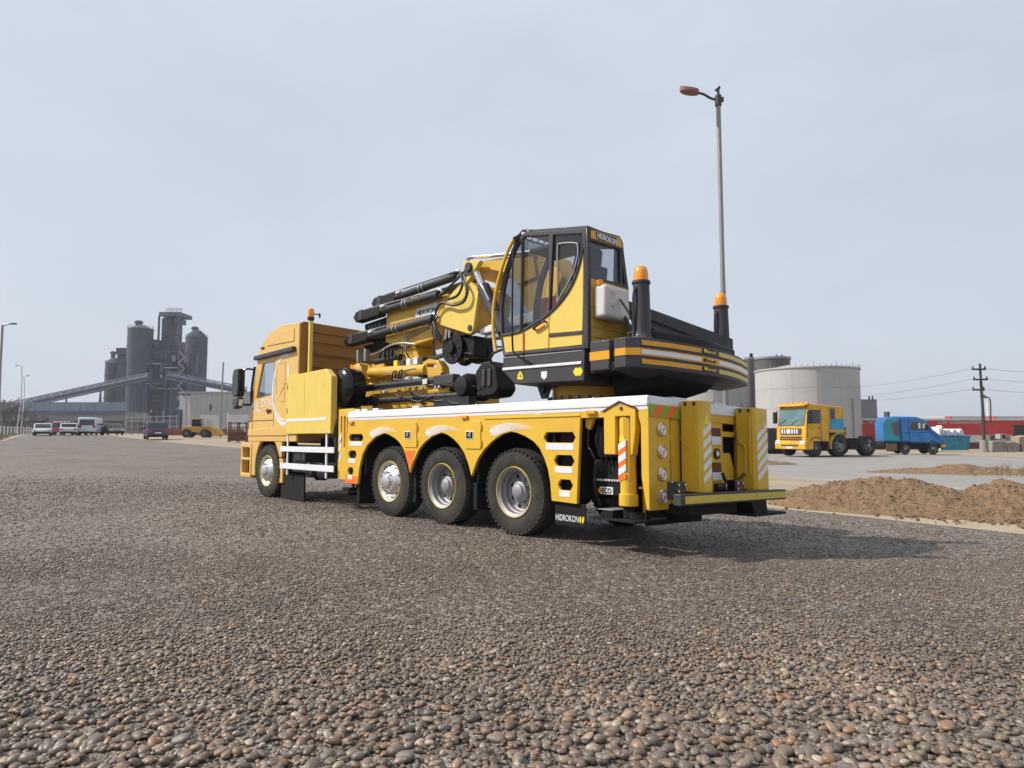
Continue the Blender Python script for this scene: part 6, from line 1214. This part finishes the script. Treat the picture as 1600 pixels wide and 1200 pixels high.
# blue skip
q = at(1484, 703, 60); sk = empty('blue_skip', (q.x, 60, float(g(q.x, 60))), .05, 'small blue skip with white sacks beside the blue truck', 'skip')
B().prism([(-1.2, .1), (-1.4, 1.3), (1.4, 1.3), (1.2, .1)], 'y', -.8, .8).make('body', teal, sk, .04); B().box(-1.45, 1.45, -.85, .85, 1.3, 1.38).make('rim', bl, sk, .02)
for x in (-.9, -.3, .3, .9): B().prism([(x-.3, 1.38), (x-.25, 1.85), (x, 2.05+.3*(x < -.5)), (x+.2, 1.8), (x+.3, 1.38)], 'y', -.4, .4).make('white_sack', plast, sk, .08)
B().box(-1.46, -1.4, -.82, .82, .1, 2.2).make('end_frame', polew, sk)
q = at(1208, 695, 50); cn = empty('grey_skip', (q.x, 50, float(g(q.x, 50))), 0, 'dark grey steel bin at the left of the yellow truck', 'skip')
B().prism([(-.9, .3), (-1.1, 1.9), (1.1, 1.9), (.9, .3)], 'y', -1, 1).make('body', grey, cn, .04); B().box(-.9, .9, -.9, .9, 0, .3).make('base', under, cn, .02)
for x in (-.7, 0, .7): B().box(x-.05, x+.05, -1.06, -1.0, .3, 1.9).make('rib', grey, cn, .01)
# low wall and rubble near the red building
for i, (px, h_, lab) in enumerate(((1556, .9, 'low grey concrete block nearest the utility pole'), (1578, .8, 'low grey concrete block in the middle of the rubble line'), (1598, 1.3, 'rough tan rubble block at the right edge'))):
    q = at(px, 704, 58); o = B().prism([(-.7, 0), (-.65, h_), (.1, h_*1.1), (.68, h_*.85), (.75, 0)], 'y', -.5, .5).make('concrete_block', asph if i < 2 else dirtm, None, .06); o.location = (q.x, 58, float(g(q.x, 58))-.05); tag(o, lab, 'block', 'concrete blocks by the red building')

# ------------------------------------------------------------------ bare trees and shrubs
barkm = M('bare_branch', (.10, .075, .075), .95, var=.25); shrubm = M('dry_shrub', (.15, .10, .06), .95, var=.3)
def bare(name, label, cat, px, py, d, h, mat, seed, group, depth=6, spread=.5, r0=None):
    rnd = random.Random(seed); q = at(px, py, d); o = empty(name, (q.x, d, float(g(q.x, d))-.05), rnd.random()*6, label, cat, group)
    tr = B(); tw = B()
    def grow(p, dr, l, r, k):
        mid = p+dr*l*.5+Vector((rnd.uniform(-1, 1), rnd.uniform(-1, 1), 0))*l*.06; e = p+dr*l
        (tr if k >= depth-1 else tw).tube([p, mid, e], [r, r*.85, r*.7] if False else r*.85, 5 if k > 2 else 3, smooth=False)
        if k == 0: return
        for i in range(rnd.choice((2, 3, 3)) if k < depth else rnd.choice((3, 4))):
            nd = (dr+Vector((rnd.gauss(0, spread), rnd.gauss(0, spread), rnd.uniform(-.05, .35)))).normalized(); grow(p+dr*l*rnd.uniform(.55, 1), nd, l*rnd.uniform(.58, .82), r*.62, k-1)
    if cat == 'tree': grow(Vector((0, 0, 0)), Vector((0, 0, 1)), h*.32, r0 or h*.022, depth)
    else:
        for i in range(7): grow(Vector((rnd.gauss(0, .25), rnd.gauss(0, .2), 0)), Vector((rnd.gauss(0, .45), rnd.gauss(0, .4), 1)).normalized(), h*.42, r0 or .014, depth-2)
    (tr if tr.v else tw).make('trunk' if cat == 'tree' else 'stems', mat, o)
    if tr.v and tw.v: tw.make('crown', mat, o)
    return o
TG = 'bare trees at the far left'
for i, (px, d, h) in enumerate(((-14, 118, 9.5), (4, 126, 8.2), (14, 140, 8.8), (26, 132, 7.0), (38, 138, 6.6), (50, 130, 5.4), (63, 142, 5.2), (76, 136, 4.4), (92, 140, 4.0))):
    bare('bare_tree', ['leafless tree at the very left edge', 'second leafless tree from the left edge', 'third leafless tree from the left edge', 'leafless tree under the low end of the conveyor', 'leafless tree below the pale twin lamps', 'low leafless tree left of the silver sedan', 'low leafless tree behind the silver sedan', 'small leafless tree between silver sedan and white hatchback', 'small leafless tree behind the white hatchback'][i], 'tree', px, 678, d, h, barkm, 100+i, TG, 5, .55, h*.028)
for i, (px, d, h, lab) in enumerate(((1552, 55, 1.5, 'tall brown dry shrub right of the utility pole'), (1571, 54, 1.2, 'brown dry shrub second right of the utility pole'), (1590, 56, 1.1, 'brown dry shrub near the right edge by the rubble'), (205, 90, 2.6, 'thin dry bush by the wire fence at the middle silo'), (222, 88, 3.2, 'tall thin dry bush by the wire fence'), (238, 86, 2.4, 'dry bush just left of the purple van'), (262, 86, 2.2, 'dry bush just right of the purple van'),
        (1515, 23, .5, 'low dry weed on the soil bank left part'), (1560, 22.5, .6, 'low dry weed on the soil bank middle'), (1590, 22, .5, 'low dry weed on the soil bank near the right edge'))):
    bare('dry_shrub', lab, 'shrub', px, 700, d, h, shrubm, 300+i, 'dry shrubs', 5, .6, .012 if d > 30 else .006)
# dry grass tufts on the left verge
gb2 = B(); rnd = random.Random(5)
for i in range(2600):
    t = rnd.random(); y = 44+50*t; x = -y*.80+rnd.uniform(-9, 3.5)+1.5
    xe = np.interp(y, [12, 36, 52.7, 84, 136], [-24, -32, -40.8, -62, -100])
    if x > xe-.4: continue
    z = float(g(x, y)); h = rnd.uniform(.1, .35); a = rnd.random()*6.3; gb2.add([(x, y, z), (x+.06*math.cos(a), y+.06*math.sin(a), z), (x+rnd.uniform(-.1, .1), y, z+h)], [(0, 1, 2)])
o = gb2.make('dry_grass', grassm); tag(o, 'dry grass tufts on the left verge', kind='stuff')

# ------------------------------------------------------------------ haze over the whole place
hz = B().box(-950, 950, -340, 960, -3, 48).make('haze', bpy.data.materials.new('haze'), None); tag(hz, 'thin pale haze in the air', kind='stuff')
m = hz.data.materials[0]; m.use_nodes = True; t = m.node_tree; t.nodes.clear(); o_ = t.nodes.new('ShaderNodeOutputMaterial'); v_ = t.nodes.new('ShaderNodeVolumePrincipled')
v_.inputs['Color'].default_value = (.80, .84, .95, 1); v_.inputs['Density'].default_value = .00045; v_.inputs['Anisotropy'].default_value = .2; t.links.new(v_.outputs[0], o_.inputs['Volume'])
